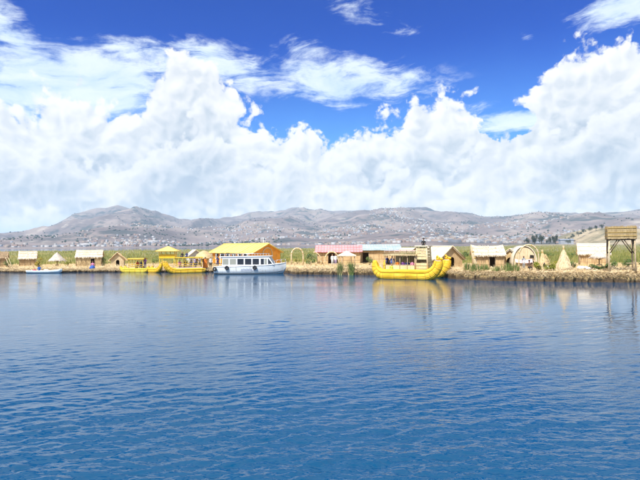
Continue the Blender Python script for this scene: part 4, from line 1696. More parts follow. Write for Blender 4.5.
def open_cabin(t, x0, x1, y0, y1, zd, zr, roof_mat, post_mat, rail=True, walls=None, nposts=3, arch=0.0, bench='mat_reed', roof_th=.10):
    MB().span((x0 - .1, y0, zd - .12), (x1 + .1, y1, zd)).build('deck', 'mat_reed', t, .03)
    for i in range(nposts):
        x = x0 + (x1 - x0) * i / (nposts - 1)
        for y in (y0 + .05, y1 - .05):
            MB().bar((x, y, zd), (x, y, zr), .04, 6).build('cabin_post', post_mat, t)
    r = MB()
    n = 8
    for i in range(n):
        u0, u1 = -1 + 2 * i / n, -1 + 2 * (i + 1) / n
        yc, hw = (y0 + y1) / 2, (y1 - y0) / 2 + .18
        r.slab([(x0 - .2, yc + u0 * hw, zr + arch * (1 - u0 * u0)), (x1 + .2, yc + u0 * hw, zr + arch * (1 - u0 * u0)), (x1 + .2, yc + u1 * hw, zr + arch * (1 - u1 * u1)), (x0 - .2, yc + u1 * hw, zr + arch * (1 - u1 * u1))], roof_th)
    rnd = random.Random(3)
    fringe(r, (x0 - .2, y0 - .18, zr - .06), (x1 + .2, y0 - .18, zr - .06), .14, int((x1 - x0) / .09), rnd)
    r.build('cabin_roof', roof_mat, t)
    if rail:
        for y in (y0 + .02, y1 - .02):
            for z in (zd + .35, zd + .62):
                MB().bar((x0, y, z), (x1, y, z), .028, 6).build('rail', post_mat, t)
    for y in (y0 + .45, y1 - .45):
        MB().span((x0 + .15, y - .18, zd + .02), (x1 - .15, y + .18, zd + .40)).build('bench', bench, t, .04)


open_cabin(boatA, -1.0, 1.25, .1, 1.15, .55, 2.02, 'ochre_reed', 'yellow_paint', nposts=3, arch=.12)
person('passenger in a navy jacket seated in the smaller lime-yellow boat', at(boatA, .75, .62, .55), 175, 'sit', 'cloth_navy', 'cloth_denim')
person('passenger in a red jacket seated in the smaller lime-yellow boat', at(boatA, .15, .62, .55), 190, 'sit', 'cloth_red', 'cloth_khaki')
person('person in purple standing at the bow of the lime-yellow boat', at(boatA, 1.45, .45, .5), 150, 'hold', 'cloth_purple', 'cloth_navy', hat='cloth_brown')

boatB = simple_reed_boat('narrow yellow reed boat wedged between two larger ones, prow rising', 154.3, 272.4, 3.3, -34, 'yellow_reed', hulls=((0, 0),), r=.40, R=1.3, phi=1.45, R2=.7, phi2=.7)
boatC = simple_reed_boat('long twin-hulled yellow reed boat with a canopy, beside the white motor boat', 187.0, 272.9, 5.9, 204, 'yellow_reed', hulls=((0, 0), (-1.7, .1)), r=.42, R=1.45, phi=1.5, R2=.9, phi2=.55, tip2=.6)
# its canopy (the boat's bow points left, so -y is away from the camera)
open_cabin(boatC, -2.1, 1.35, -1.6, -.05, .72, 2.25, 'yellow_paint', 'yellow_paint', nposts=4, arch=.05)
MB().span((-2.2, .05, .62), (1.5, .30, .78)).build('seat_pad', 'pink_cloth', boatC, .04)
for i, (x, col, lg) in enumerate([(.95, 'cloth_pink', 'cloth_denim'), (.15, 'cloth_brown', 'cloth_navy'), (-.65, 'cloth_lilac', 'cloth_grey'), (-1.45, 'cloth_grey', 'cloth_denim')]):
    person(['passenger in pink sitting nearest the prows of the long yellow boat', 'passenger in brown sitting under the long boat canopy',
            'passenger in lilac sitting under the long boat canopy', 'passenger in grey sitting nearest the stern of the long yellow boat'][i], at(boatC, x, -.55, .72), 180 + 15 * (i - 1), 'sit', col, lg, size=.97)
for i, (x, col) in enumerate([(.1, 'cloth_navy'), (.75, 'black_cloth')]):
    q = at(boatC, x - .2, -.85, 2.34 - .38)
    person(['person in navy sitting up on the yellow boat canopy', 'person in black sitting up on the yellow boat canopy'][i], q, 180 + 20 * i, 'sit', col, 'cloth_navy', size=.92)

# people on the bank between the boats
for (px, y, col, lg, pose, fc, hat, skirt, lab) in [
        (194.3, 268.8, 'cloth_lilac', 'cloth_navy', 'stand', 200, None, None, 'person in a lilac top standing on the bank at the long boat stern'),
        (199.6, 268.6, 'cloth_white', 'cloth_navy', 'walk', 120, None, None, 'person in a white shirt walking on the bank by the long boat'),
        (205.2, 268.9, 'cloth_orange', 'cloth_red', 'stand', 180, 'cloth_brown', 'cloth_orange', 'person in an orange dress standing near the white motor boat'),
        (210.6, 268.3, 'cloth_white', 'black_cloth', 'stand', 160, None, None, 'person in white and black standing by the motor boat stern'),
        (217.6, 267.4, 'cloth_navy', 'cloth_navy', 'hold', 190, None, None, 'person all in navy standing behind the motor boat stern')]:
    person(lab, stand(px, y), fc, pose, col, lg, hat=hat, skirt=skirt, size=1.04)


# ---- yellow lookout cabin on stilts behind the boats
def lookout_cabin():
    b = stand(168, 266)
    t = thing('lookout_cabin', 'yellow stilted cabin with a pyramid roof above the reed boats', 'cabin', b, math.radians(8))
    s = b.y / FPX
    w = 15 * s / 2
    z1, z2, zt = [P(168, y, b.y).z - b.z for y in (257.5, 250.8, 246.3)]
    for sx in (-1, 1):
        for sy in (-1, 1):
            MB().bar((sx * w * .92, sy * w * .92, -.1), (sx * w * .92, sy * w * .92, z1), .06).build('stilt', 'yellow_paint', t)
    MB().span((-w, -w, z1 - .1), (w, w, z1)).build('floor', 'yellow_paint', t)
    zs = (z1 + z2) / 2 - .05
    for k in range(4):
        R = Matrix.Rotation(k * math.pi / 2, 3, 'Z')

        def part(name, a, c, mat):
            m = MB().span(a, c)
            m.v = [tuple(R @ Vector(p)) for p in m.v]
            return m.build(name, mat, t)
        part('wall_panel', (-w + .06, -w, z1), (w - .06, -w + .05, zs), 'yellow_paint')
        part('window_post', (-w - .01, -w - .01, z1), (-w + .08, -w + .08, z2), 'yellow_paint')
        part('window_post', (-.25, -w + .002, zs), (-.17, -w + .06, z2), 'yellow_paint')
        part('head_rail', (-w + .08, -w + .003, z2 - .14), (w - .02, -w + .06, z2), 'yellow_paint')
    e = w * 1.38
    m = MB().rings([[Vector((e * k * x, e * k * y, z)) for x, y in ((-1, -1), (1, -1), (1, 1), (-1, 1))] for k, z in ((1, z2 - .12), (1.02, z2 - .02), (.05, zt))], smooth=False)
    r = m.build('roof', 'yellow_roof', t)
    for x, y in ((-1, -1), (1, -1), (1, 1), (-1, 1)):
        MB().bar((e * 1.02 * x, e * 1.02 * y, z2), (0, 0, zt), .035).build('hip_roll', 'yellow_reed', r)
    return t


lookout_cabin()


# ---- pale tent-like hut and round straw hut
b = stand(195, 263)
gable_front_hut('whitish peaked tent behind the long yellow boat', b + Vector((-.2, 1.5, 0)), 2.7, 1.35, 2.55, 2.8, 28, 'grey_tarp', 'grey_tarp', door=(0, .7, 1.2), name='tent')
q = stand(204, 265)


def round_hut(label, q, R, hw, ht, wall, roof):
    t = thing('round_hut', label, 'hut', q, 0.3)
    n = 22
    m = MB()
    m.rings([[Vector((R * math.cos(a), R * math.sin(a), z)) for a in [2 * math.pi * j / n for j in range(n)]] for z in (0, hw * .5, hw)], cap=False)
    m.build('wall', wall, t)
    r = MB().rings([[Vector((R * k * math.cos(a) * (1 + .02 * math.cos(9 * a)), R * k * math.sin(a), z)) for a in [2 * math.pi * j / n for j in range(n)]] for k, z in ((1.28, hw - .22), (1.25, hw - .08), (.95, hw + (ht - hw) * .42), (.5, hw + (ht - hw) * .80), (.06, ht))])
    r.build('thatch_roof', roof, t)
    MB().prism([(-.32, 0), (.32, 0), (.32, 1.0), (0, 1.2), (-.32, 1.0)], -R - .03, -R + .25).build('doorway', 'interior_shade', t)  # dark slab stands in for the shaded hut interior
    return t


round_hut('round straw hut with a domed thatch beside the yellow-roofed hall', q, 1.35, 1.35, 2.55, 'straw', 'straw')


# ---- the big yellow-roofed hall
def hall():
    Yh = 88.0
    g = ground_at(253, Yh)
    t = thing('yellow_roofed_hall', 'large hall with a yellow roof and orange gable behind the motor boat', 'building', (PX(253, Yh), Yh, g), math.radians(-40))
    # local origin: near corner; +x runs away to the ... -x along the long front, +y along the gable end
    L, D = 11.6, 6.6
    he, hr = P(253, 251.6, Yh).z - g, P(265.5, 243.6, Yh + 2.4).z - g
    MB().span((-L, 0, 0), (0, .15, he)).build('wall', 'orange_wall', t)
    MB().span((-L, D - .15, 0), (0, D, he)).build('wall', 'orange_wall', t)
    MB().prism([(0, 0), (D, 0), (D, he), (D / 2, hr - .12), (0, he)], .002, .15, 'x').build('gable_wall', 'orange_wall', t)
    MB().prism([(0, 0), (D, 0), (D, he), (D / 2, hr - .12), (0, he)], -L - .15, -L - .002, 'x').build('gable_wall', 'orange_wall', t)
    k = (hr - he) / (D / 2)
    oh = .55
    for s in (0, 1):
        rnd = random.Random(21 + s)
        ye = -oh if s == 0 else D + oh
        n = 14
        for i in range(n):
            x0, x1 = -L - .5 + (L + 1.1) * i / n, -L - .5 + (L + 1.1) * (i + 1) / n
            j = rnd.uniform(-.035, .035)
            rs = MB().slab([(x0, ye + rnd.uniform(-.06, .06), he - k * oh + j), (x1 - .012, ye + rnd.uniform(-.06, .06), he - k * oh + j), (x1 - .012, D / 2, hr + j * .4), (x0, D / 2, hr + j * .4)], .09)
            rf = rs.build('roof_sheet', 'yellow_roof', t)
        for i in range(n + 1):
            x = -L - .5 + (L + 1.1) * i / n
            MB().bar((x, ye, he - k * oh + .02), (x, D / 2, hr + .02), .035, 5).build('roof_seam', 'yellow_roof', rf)
    MB().bar((-L - .6, D / 2, hr + .03), (.7, D / 2, hr + .03), .10, 7).build('ridge_cap', 'yellow_roof', t)
    # round arch on the gable
    rim = [(D / 2 + 1.15 * math.cos(a), 1.75 + 1.05 * math.sin(a)) for a in [math.pi * i / 12 for i in range(13)]]
    rim = [(D / 2 + 1.15, .2)] + rim + [(D / 2 - 1.15, .2)]
    MB().tube([Vector((.2, y, z)) for y, z in rim], .11, 7).build('arch_trim', 'pale_straw', t)
    MB().prism([(D / 2 - 1.04, .05)] + [(y, z) for y, z in rim[1:-1][::-1]] + [(D / 2 + 1.04, .05)], .155, .18, 'x').build('arch_door', 'orange_wall', t)
    for i in range(9):
        x = -L + 1.0 + i * (L - 1.6) / 8
        MB().span((x - .05, -.75, 0), (x + .05, -.65, he - .4)).build('porch_post', 'white_paint', t)
    for i in range(6):
        x = -L + 1.6 + i * 1.62
        w = MB().span((x - .45, -.04, .9), (x + .45, .01, 1.9)).build('window', 'window_glass', t)
        MB().span((x - .52, -.06, .82), (x + .52, -.042, .895)).build('sill', 'white_paint', w)
    return t


hall()
# flag pole on the hall
q = P(260.7, 262, 91)
q.z = ground_at(260, 91)
o = thing('mast', 'thin pale mast rising just behind the orange gable roof', 'mast', q + Vector((0, 4.5, 0)))
MB().bar((0, 0, 0), (0, 0, P(260.7, 238.5, 95).z - q.z), .05, 6, .025).build('pole', 'white_paint', o)
MB().ball((0, 0, P(260.7, 238.5, 95).z - q.z), .09, 8, 6).build('finial', 'white_paint', o)
MB().bar((-.5, 0, P(260.7, 241, 95).z - q.z), (.5, 0, P(260.7, 241, 95).z - q.z), .025, 5).build('cross_arm', 'white_paint', o)


# ---- white motor boat
def motor_boat():
    Yb = FPX * EYE / (274.2 - float(cy_at(248)))
    s = Yb / FPX
    t = thing('motor_boat', 'white passenger motor boat with a row of cabin windows and tyre fenders', 'boat', (PX(249, Yb), Yb + 1.1, 0), math.radians(-5))
    L = 71.5 * s
    # stations: position, half beam at sheer, sheer height, half beam at the chine, chine height, keel
    st = [(-.5, 1.05, 1.02, .95, .10, -.25), (-.44, 1.12, 1.02, 1.0, .08, -.32), (-.2, 1.18, 1.06, 1.05, .06, -.35), (.1, 1.16, 1.14, 1.0, .08, -.35),
          (.28, 1.0, 1.24, .78, .14, -.30), (.40, .68, 1.36, .44, .25, -.2), (.47, .34, 1.46, .16, .42, .0), (.515, .05, 1.54, .03, .9, .75)]
    rr = []
    for u, b, sh, c, cz, kl in st:
        x = u * L
        rr.append([Vector((x, -b, sh)), Vector((x, -(b + c) / 2 * 1.02, (sh + cz) / 2)), Vector((x, -c, cz)), Vector((x, 0, kl)), Vector((x, c, cz)), Vector((x, (b + c) / 2 * 1.02, (sh + cz) / 2)), Vector((x, b, sh))])
    m = MB().rings(rr, cap=False, closed=False)
    m.add(rr[0], [(0, 1, 2, 3, 4, 5, 6)])
    h = m.build('hull', 'hull_white', t)
    d = MB()
    for i in range(len(rr) - 1):
        d.add([rr[i][0] - Vector((0, 0, .06)), rr[i + 1][0] - Vector((0, 0, .06)), rr[i + 1][-1] - Vector((0, 0, .06)), rr[i][-1] - Vector((0, 0, .06))], [(0, 1, 2, 3)])
    d.build('deck', 'white_paint', t)
    for e in (0, -1):
        MB().tube([r[e] for r in rr], .05, 6).build('rub_rail', 'white_paint', h)
    # boot stripe just above the water
    w_ = MB()
    for sgn in (2, 4):
        w_.tube([r[sgn] + Vector((0, -.012 if sgn == 2 else .012, .02)) for r in rr[:-1]], .035, 5)
    w_.build('boot_stripe', 'antifoul', h)
    # cabin
    x0, x1, xw = -.385 * L, .225 * L, .36 * L
    zb, zt = 1.02, 2.40
    bw = .92
    c = MB()
    c.prism([(x0, zb), (xw, zb + .22), (x1 + .55, zt - .02), (x0 + .05, zt - .08)], -bw, bw)
    c.build('cabin', 'white_paint', t, .05)
    c = MB().prism([(x0 - .35, zt - .09), (x1 + .80, zt - .01), (x1 + .78, zt + .08), (x0 - .35, zt + .02)], -bw - .10, bw + .10)
    c.build('cabin_roof', 'white_paint', t, .03)
    # windows on both sides: two pale, then darker ones, then the wheelhouse pair
    cols = [(222.3, 228.3, 'pale_glass'), (229.6, 236.0, 'pale_glass'), (237.4, 243.8, 'window_glass'), (245.2, 251.6, 'window_glass'), (253.0, 259.4, 'window_glass'), (261.2, 264.4, 'window_glass'), (265.0, 267.4, 'pale_glass')]
    for (a, b2, gm) in cols:
        xa, xb = (a - 249) * s, (b2 - 249) * s
        for sy in (-1, 1):
            y = sy * (bw + .012)
            f = MB().span((xa - .05, y - .012, 1.24), (xb + .05, y + .012, 2.16)).build('window', 'white_paint', t)
            MB().span((xa, y - .022, 1.30), (xb, y + .022, 2.10)).build('pane', gm, f)
    # side window of the wheelhouse following the raked screen, and the screen itself
    for sy in (-1, 1):
        y = sy * (bw + .012)
        xa = (268.6 - 249) * s
        f = MB().prism([(xa, 1.36), (xw - .28, 1.44), (x1 + .52, 2.12), (xa, 2.12)], y - .014, y + .014).build('window', 'window_glass', t)
    dv = Vector((x1 + .55 - xw, 0, zt - .02 - zb - .22))
    for y0, y1 in ((-.84, -.04), (.04, .84)):
        a = Vector((xw, 0, zb + .22))
        p, q2 = a + dv * .18, a + dv * .88
        n = Vector((dv.z, 0, -dv.x)).normalized() * .03
        MB().add([p + Vector((0, y0, 0)) + n, p + Vector((0, y1, 0)) + n, q2 + Vector((0, y1, 0)) + n, q2 + Vector((0, y0, 0)) + n, p + Vector((0, y0, 0)) - n, p + Vector((0, y1, 0)) - n, q2 + Vector((0, y1, 0)) - n, q2 + Vector((0, y0, 0)) - n],
                 [(0, 1, 2, 3), (4, 5, 6, 7), (0, 1, 5, 4), (1, 2, 6, 5), (2, 3, 7, 6), (3, 0, 4, 7)]).build('windscreen', 'window_glass', t)
    # roof rail, benches up there, bow rail
    zr = zt + .38
    for y in (-bw, bw):
        MB().tube([(x0 - .2, y, zr - .05), (0, y, zr), (x1 + .3, y, zr)], .025, 6).build('roof_rail', 'steel', t)
        for i in range(9):
            x = x0 - .15 + (x1 + .4 - x0) * i / 8
            MB().bar((x, y, zt - .02), (x, y, zr), .02, 5).build('rail_post', 'steel', t)
    for y in (-1, 1):
        MB().tube([(xw - .2, y * .80, 1.75), (.44 * L, y * .50, 1.95), (.51 * L, y * .06, 2.02)], .022, 6).build('bow_rail', 'steel', t)
        for u, b, z0, z1 in ((.36, .82, 1.28, 1.76), (.44, .48, 1.4, 1.95), (.505, .07, 1.5, 2.02)):
            MB().bar((u * L, y * b, z0), (u * L, y * b, z1), .02, 5).build('rail_post', 'steel', t)
    for px, z in ((214.8, .72), (227.2, .88), (255.6, .90)):
        x = (px - 249) * s
        y = -1.30
        ring = [Vector((x + .20 * math.cos(a), y + .02, z + .20 * math.sin(a))) for a in [2 * math.pi * i / 14 for i in range(15)]]
        f = MB().tube(ring, .10, 8, cap=False).build('tyre_fender', 'rubber', t)
        MB().bar((x, y + .04, z + .2), (x, -1.16, 1.12), .015, 5).build('fender_rope', 'rope', f)
    # hand-painted blue name scrawl amidships (not legible)
    k = MB()
    rnd = random.Random(4)
    x = (241.5 - 249) * s
    while x < (251.5 - 249) * s:
        k.tube([(x, -1.185, .56 + rnd.uniform(0, .1)), (x + .07, -1.185, .74 + rnd.uniform(-.04, .05)), (x + .13, -1.185, .58 + rnd.uniform(-.03, .08))], .016, 4)
        x += .15
    k.tube([((241 - 249) * s, -1.18, .50), ((246 - 249) * s, -1.183, .46), ((262 - 249) * s, -1.17, .60)], .014, 4)
    k.build('painted_scrawl', 'cloth_royal', h)
    MB().box((-.515 * L, 0, .55), (.25, .45, .9)).build('outboard_motor', 'rubber', t, .06)
    return t


motor_boat()

# ---- the middle bank: arches, pink hall, blue hall
reed_arch('tall free-standing reed arch just right of the motor boat bow', 291.3, 303, 265, 248.2, r=.12, yaw=12)
reed_arch('bent half arch of reeds between the two whole arches', 305.5, 321, 264.6, 252.2, r=.10, yaw=10, half=True)
reed_arch('wide reed arch in front of the pink-roofed hall doorway', 325, 338.3, 265, 251.8, r=.10, yaw=-8)
h_ = gable_hut('long low hall with a pink roof behind the reed arches', 315.5, 363, 264, 252.0, 245.4, 4.2, -3, 'pink_roof', 'tan_reed_wall', door=(333.5, 1.5, 1.75), oh=.4, name='pink_roofed_hall', fr=.03)
h_['category'] = 'building'
h_ = gable_hut('long hall with a pale blue metal roof behind the large reed boat', 358, 402, 263.5, 250.0, 244.6, 4.2, -2, 'blue_roof', 'tan_reed_wall', door=(366, 1.0, 1.7), oh=.4, name='blue_roofed_hall', Y=84, fr=.03)
h_['category'] = 'building'
thatch_parasol('square cream thatched shelter between the two green reed clumps', 346.5, 267, 255.8, 250.8, 8.8, 'cream_thatch', square=True, posts=4, name='thatched_shelter')
for px, lab in ((332.2, 'person in white standing at the left of the pink hall doorway'), (335.4, 'person in white standing at the right of the pink hall doorway')):
    person(lab, stand(px, 265), 180, 'stand', 'cloth_white', 'cloth_white' if px < 334 else 'cloth_lilac', size=.98)
for px, lab, wd in ((340, 'left of two tall green reed clumps at the water by the cream shelter', 4.8), (351, 'right of two tall green reed clumps at the water by the cream shelter', 4.8)):
    Yt = float(shore_xy(px)[1]) + .02
    totora(lab, px, 0, wd, 258.5, Y=Yt, z=0.0, n=100)


# ---- the big twin-hulled dragon boat
def dragon_boat():
    px0 = 406.0
    Yb = FPX * EYE / (279.2 - float(cy_at(px0)))
    t = thing('reed_boat', 'big golden twin-hulled reed boat with animal-head prows and a two-storey cabin', 'boat', (PX(px0, Yb), Yb + .2, 0), math.radians(-29))
    L, R, r = 7.5, 1.62, .64
    SEP = 3.5
    for y in (0, SEP):
        h, pts, rad = reed_hull(t, L, R, r, 1.60, y, 'yellow_reed', z0=.40, tip=.66, R2=1.2, phi2=1.75, tip2=.45)
        puma_head(h, pts[-1] + Vector((-.08, 0, .04)), .74, 'yellow_reed')
        MB().ball(pts[0], rad[0] * 1.05, 12, 8).build('stern_knot', 'yellow_reed', h)
    zd, zr = .95, 2.78
    open_cabin(t, -2.55, 1.0, .15, SEP - .15, zd, zr, 'mat_reed', 'pole_wood', nposts=5, roof_th=.14)
    # woven side mats, waist high
    for i in range(4):
        x0 = -2.5 + .875 * i
        MB().span((x0 + .03, .10, zd), (x0 + .84, .145, zd + .58)).build('side_mat', 'mat_reed', t)
    # reed-mat back wall and end screen close the cabin in; matting hangs from its eaves
    for i in range(4):
        x0 = -2.5 + .875 * i
        MB().span((x0 + .02, SEP - .12, zd), (x0 + .85, SEP - .07, zr - .05)).build('back_mat', 'mat_reed', t)
    MB().span((.93, .2, zd), (.98, SEP - .2, zr - .05)).build('end_mat', 'mat_reed', t)
    hang = MB()
    fringe(hang, (-2.75, -.03, zr - .02), (1.2, -.03, zr - .02), .30, 40, random.Random(12))
    hang.build('hanging_fringe', 'straw', t)
    # upper gallery rail
    for y in (.05, SEP - .05):
        for z in (zr + .18, zr + .38):
            MB().bar((-2.6, y, z), (1.0, y, z), .03, 6).build('gallery_rail', 'pink_cloth' if z > zr + .3 else 'pole_wood', t)
        for i in range(7):
            x = -2.6 + 3.6 * i / 6
            MB().bar((x, y, zr), (x, y, zr + .42), .028, 5).build('gallery_post', 'pole_wood', t)
    # cream awning above the gallery
    aw = MB()
    for i in range(6):
        u0, u1 = i / 6, (i + 1) / 6
        f = lambda u: 3.30 + .22 * math.sin(math.pi * u)
        aw.slab([(-.9, .3 + 2.3 * u0, f(u0)), (.75, .3 + 2.3 * u0, f(u0)), (.75, .3 + 2.3 * u1, f(u1)), (-.9, .3 + 2.3 * u1, f(u1))], .07)
    aw.build('awning', 'cream_thatch', t)
    for x in (-.8, .65):
        for y in (.4, 2.5):
            MB().bar((x, y, zr + .06), (x, y, 3.34), .035, 6).build('awning_post', 'pole_wood', t)
    # reed tower over the bows
    X0, X1, Y0, Y1 = 1.15, 2.25, .45, 1.75
    for k, (x, y) in enumerate(((X0, Y0), (X1, Y0), (X1, Y1), (X0, Y1))):
        cx, cyy = (X0 + X1) / 2, (Y0 + Y1) / 2
        MB().bar((x + (x - cx) * .30, y + (y - cyy) * .3, .75), (x, y, 3.70), .075, 8).build('tower_leg', 'pale_straw', t)
    nz = 8
    for j in range(nz):
        z0, z1 = .85 + 2.7 * j / nz, .85 + 2.7 * (j + 1) / nz - .05
        k0 = 1 + .28 * (1 - j / nz)
        for side in range(4):
            if side == 0 and j in (3,):
                continue
            cx, cyy = (X0 + X1) / 2, (Y0 + Y1) / 2
            hx, hy = (X1 - X0) / 2 * k0, (Y1 - Y0) / 2 * k0
            if side in (0, 2):
                y = cyy + (-1 if side == 0 else 1) * hy
                MB().span((cx - hx, y - .02, z0), (cx + hx, y + .02, z1)).build('tower_mat', 'mat_reed', t)
            else:
                x = cx + (-1 if side == 3 else 1) * hx
                MB().span((x - .02, cyy - hy + .03, z0), (x + .02, cyy + hy - .03, z1)).build('tower_mat', 'mat_reed', t)
    MB().span((X0 - .22, Y0 - .2, 3.62), (X1 + .22, Y1 + .2, 3.76)).build('tower_top', 'cream_thatch', t, .03)
    return t


dragon = dragon_boat()
person('person in black sitting on top of the big golden boat tower', at(dragon, 1.7, 1.15, 3.76 - .40), 200, 'sit', 'black_cloth', 'black_cloth', hat='black_cloth', size=1.0)
for (x, y, z, pose, col, lg, fc, lab) in [
        (-2.75, 1.3, .95, 'stand', 'cloth_navy', 'black_cloth', 150, 'person in navy standing at the stern of the big golden boat'),
        (-2.30, .9, .95, 'sit', 'cloth_brown', 'cloth_denim', 180, 'passenger in brown seated nearest the big boat stern'),
        (-1.80, .45, .95, 'stand', 'cloth_royal', 'cloth_navy', 190, 'person in a royal blue jacket standing in the big golden boat'),
        (-1.20, .62, .95, 'sit', 'cloth_orange', 'cloth_khaki', 180, 'passenger in an orange life vest seated in the big golden boat'),
        (-.55, .62, .95, 'sit', 'cloth_purple', 'cloth_navy', 185, 'passenger in purple seated in the big golden boat'),
        (-.02, .62, .95, 'sit', 'cloth_navy', 'cloth_grey', 170, 'passenger in a navy coat seated next to the purple one'),
        (.55, .62, .95, 'sit', 'cloth_pink', 'cloth_brown', 185, 'passenger in pink seated nearest the big boat tower')]:
    person(lab, at(dragon, x, y, z), fc, pose, col, lg, size=.97)
person('person in a lime vest crouched low by the big golden boat stern', at(dragon, -1.75, .12, .62), 200, 'sit', 'cloth_lime', 'cloth_denim', size=.9)

# ---- the right-hand huts
b = stand(452.5, 268.6)
s_ = b.y / FPX
gable_front_hut('peaked reed hut with an arched dark doorway behind the animal-head prows', b + Vector((-.15, 0, 0)), 27 * s_, P(452, 259, b.y).z - b.z, P(447.5, 246.3, b.y + .3).z - b.z, 4.4, 24, 'cream_thatch', 'tan_reed_wall', door=(.1, .75, 1.35), oh=.25)
gable_hut('cream-roofed reed hut with a dark door right of the peaked hut', 476, 508.5, 268.5, 255.3, 246.2, 3.6, -9, 'cream_thatch', 'tan_reed_wall', door=(494.5, .62, 1.35), oh=.3, curl=.12)
# curved reed horn at that hut's left end
q = stand(473, 269)
hn = thing('reed_horn', 'curved reed bundle rising like a horn at the hut beside', 'ornament', q)
hn['label'] = 'curved reed bundle rising like a horn left of the cream-roofed hut'
zt_ = P(470.5, 244.5, q.y).z - q.z
MB().tube([(.75, 0, -.1), (.25, 0, .55), (-.05, 0, zt_ * .55), (-.22, 0, zt_ * .85), (-.25, 0, zt_)], [.26, .22, .16, .10, .04], 9).build('reed_bundle', 'pale_straw', hn)
for z in (.2, .45, .7):
    i = z * zt_
    MB().tube([(.45 - z * .75, 0, i - .04), (.45 - z * .78, 0, i + .04)], .27 - .15 * z, 9).build('rope_binding', 'rope', hn)

b = stand(512, 268)
gable_front_hut('small open lean-to with a pale blue-grey roof left of the big arch', b + Vector((0, .6, 0)), 2.2, 1.3, 2.25, 2.4, -35, 'grey_tarp', 'straw', door=(0, .9, 1.2), name='lean_to')
reed_arch('large thick reed arch framing the rounded thatched shelter', 519.0, 538.0, 270.6, 244.8, r=.085, yaw=-6)


def rounded_shelter():
    b = stand(526.5, 268.5)
    s = b.y / FPX
    t = thing('rounded_shelter', 'rounded thatched shelter with two black openings inside the big arch', 'hut', b + Vector((0, .5, 0)), math.radians(-8))
    w, H = 11.0 * s, P(528, 246.6, b.y).z - b.z
    D = 2.6
    n = 14
    prof = [(w * math.cos(a), H * (.30 + .70 * math.sin(a))) for a in [math.pi * i / n for i in range(n + 1)]]
    prof = [(w, 0)] + prof + [(-w, 0)]
    m = MB().rings([[Vector((x, y, z)) for x, z in prof] for y in (0, D * .5, D)], cap=False, closed=False)
    r = m.build('thatch_vault', 'cream_thatch', t)
    so = r.modifiers.new('thick', 'SOLIDIFY')
    so.thickness = .10
    so.offset = 1
    inner = [(x * .95, z * .96) for x, z in prof[::-1]]
    f = MB().prism(inner, .06, .12)
    f.build('front_wall', 'pale_straw', t)
    MB().prism(inner, D - .12, D - .06).build('back_wall', 'cream_thatch', t)
    for z, nm in ((1.18, 'window'), (.55, 'window')):
        o = MB().prism([(w * .42, z), (w * .80, z), (w * .78, z + .34), (w * .46, z + .38)], .0, .055).build('window', 'interior_shade', t)  # black panel paints the shade of an opening on a solid wall
        MB().bar((w * .40, -.02, z - .03), (w * .84, -.02, z - .03), .03).build('sill', 'pole_wood', o)
    # sheet of pale pink cloth hung out across the front
    c = MB()
    nn = 10
    for i in range(nn):
        u0, u1 = i / nn, (i + 1) / nn
        za, zb = 1.02 - .12 * math.sin(math.pi * u0), 1.02 - .12 * math.sin(math.pi * u1)
        xa, xb = -w * .9 + 1.5 * w * u0, -w * .9 + 1.5 * w * u1
        c.slab([(xa, -.38 - .03 * math.sin(9 * u0), za - .30), (xb, -.38 - .03 * math.sin(9 * u1), zb - .30), (xb, -.12, zb + .08), (xa, -.12, za + .08)], .02)
    c.build('cloth_awning', 'pink_cloth', t)
    for x in (-w * .9, w * .6):
        MB().bar((x, -.40, 0), (x, -.40, .80), .03).build('awning_post', 'pole_wood', t)
    return t


rounded_shelter()
person('person in dark clothes sitting in front of the rounded shelter', stand(529, 271), 180, 'sit', 'cloth_brown', 'black_cloth', hat='black_cloth', size=.95)
person('person in a white top and grey trousers standing before the rounded shelter', stand(523.5, 270), 170, 'stand', 'cloth_white', 'cloth_grey', size=.92)
tipi('shorter straw tipi leaning against the right side of the big arch', 544, 268.5, 250.0, 7.5, 'straw', lean=-.10)
tipi('tall pointed straw tipi standing alone among the shrubs', 563.5, 270, 245.6, 8.2, 'pale_straw', lean=.0, opening=False)
gable_hut('cream-roofed reed hut behind the watchtower', 583, 617, 265.5, 254.2, 243.4, 3.4, -24, 'cream_thatch', 'tan_reed_wall', oh=.3)
thatch_parasol('dark grey thatched parasol in front of the hut near the watchtower', 599, 267.5, 257.4, 249.8, 8.2, 'grey_thatch')
for k, (px, y, sz, mt, lab) in enumerate([(580.5, 270.3, (.42, .35, .55), 'white_cloth', 'white sack lying left in the pile before the tipi'), (585.0, 270.0, (.50, .40, .48), 'grey_tarp', 'grey sack in the middle of the pile near the parasol'),
                                          (589.0, 270.5, (.36, .32, .42), 'white_cloth', 'small white sack at the right of the pile near the parasol')]):
    bundle(lab, stand(px, y), sz, mt, 'sack', 'sack')
bundle('white sack lying at the foot of the leaning tipi', stand(549.5, 269.5), (.40, .32, .45), 'white_cloth', 'sack', 'sack')


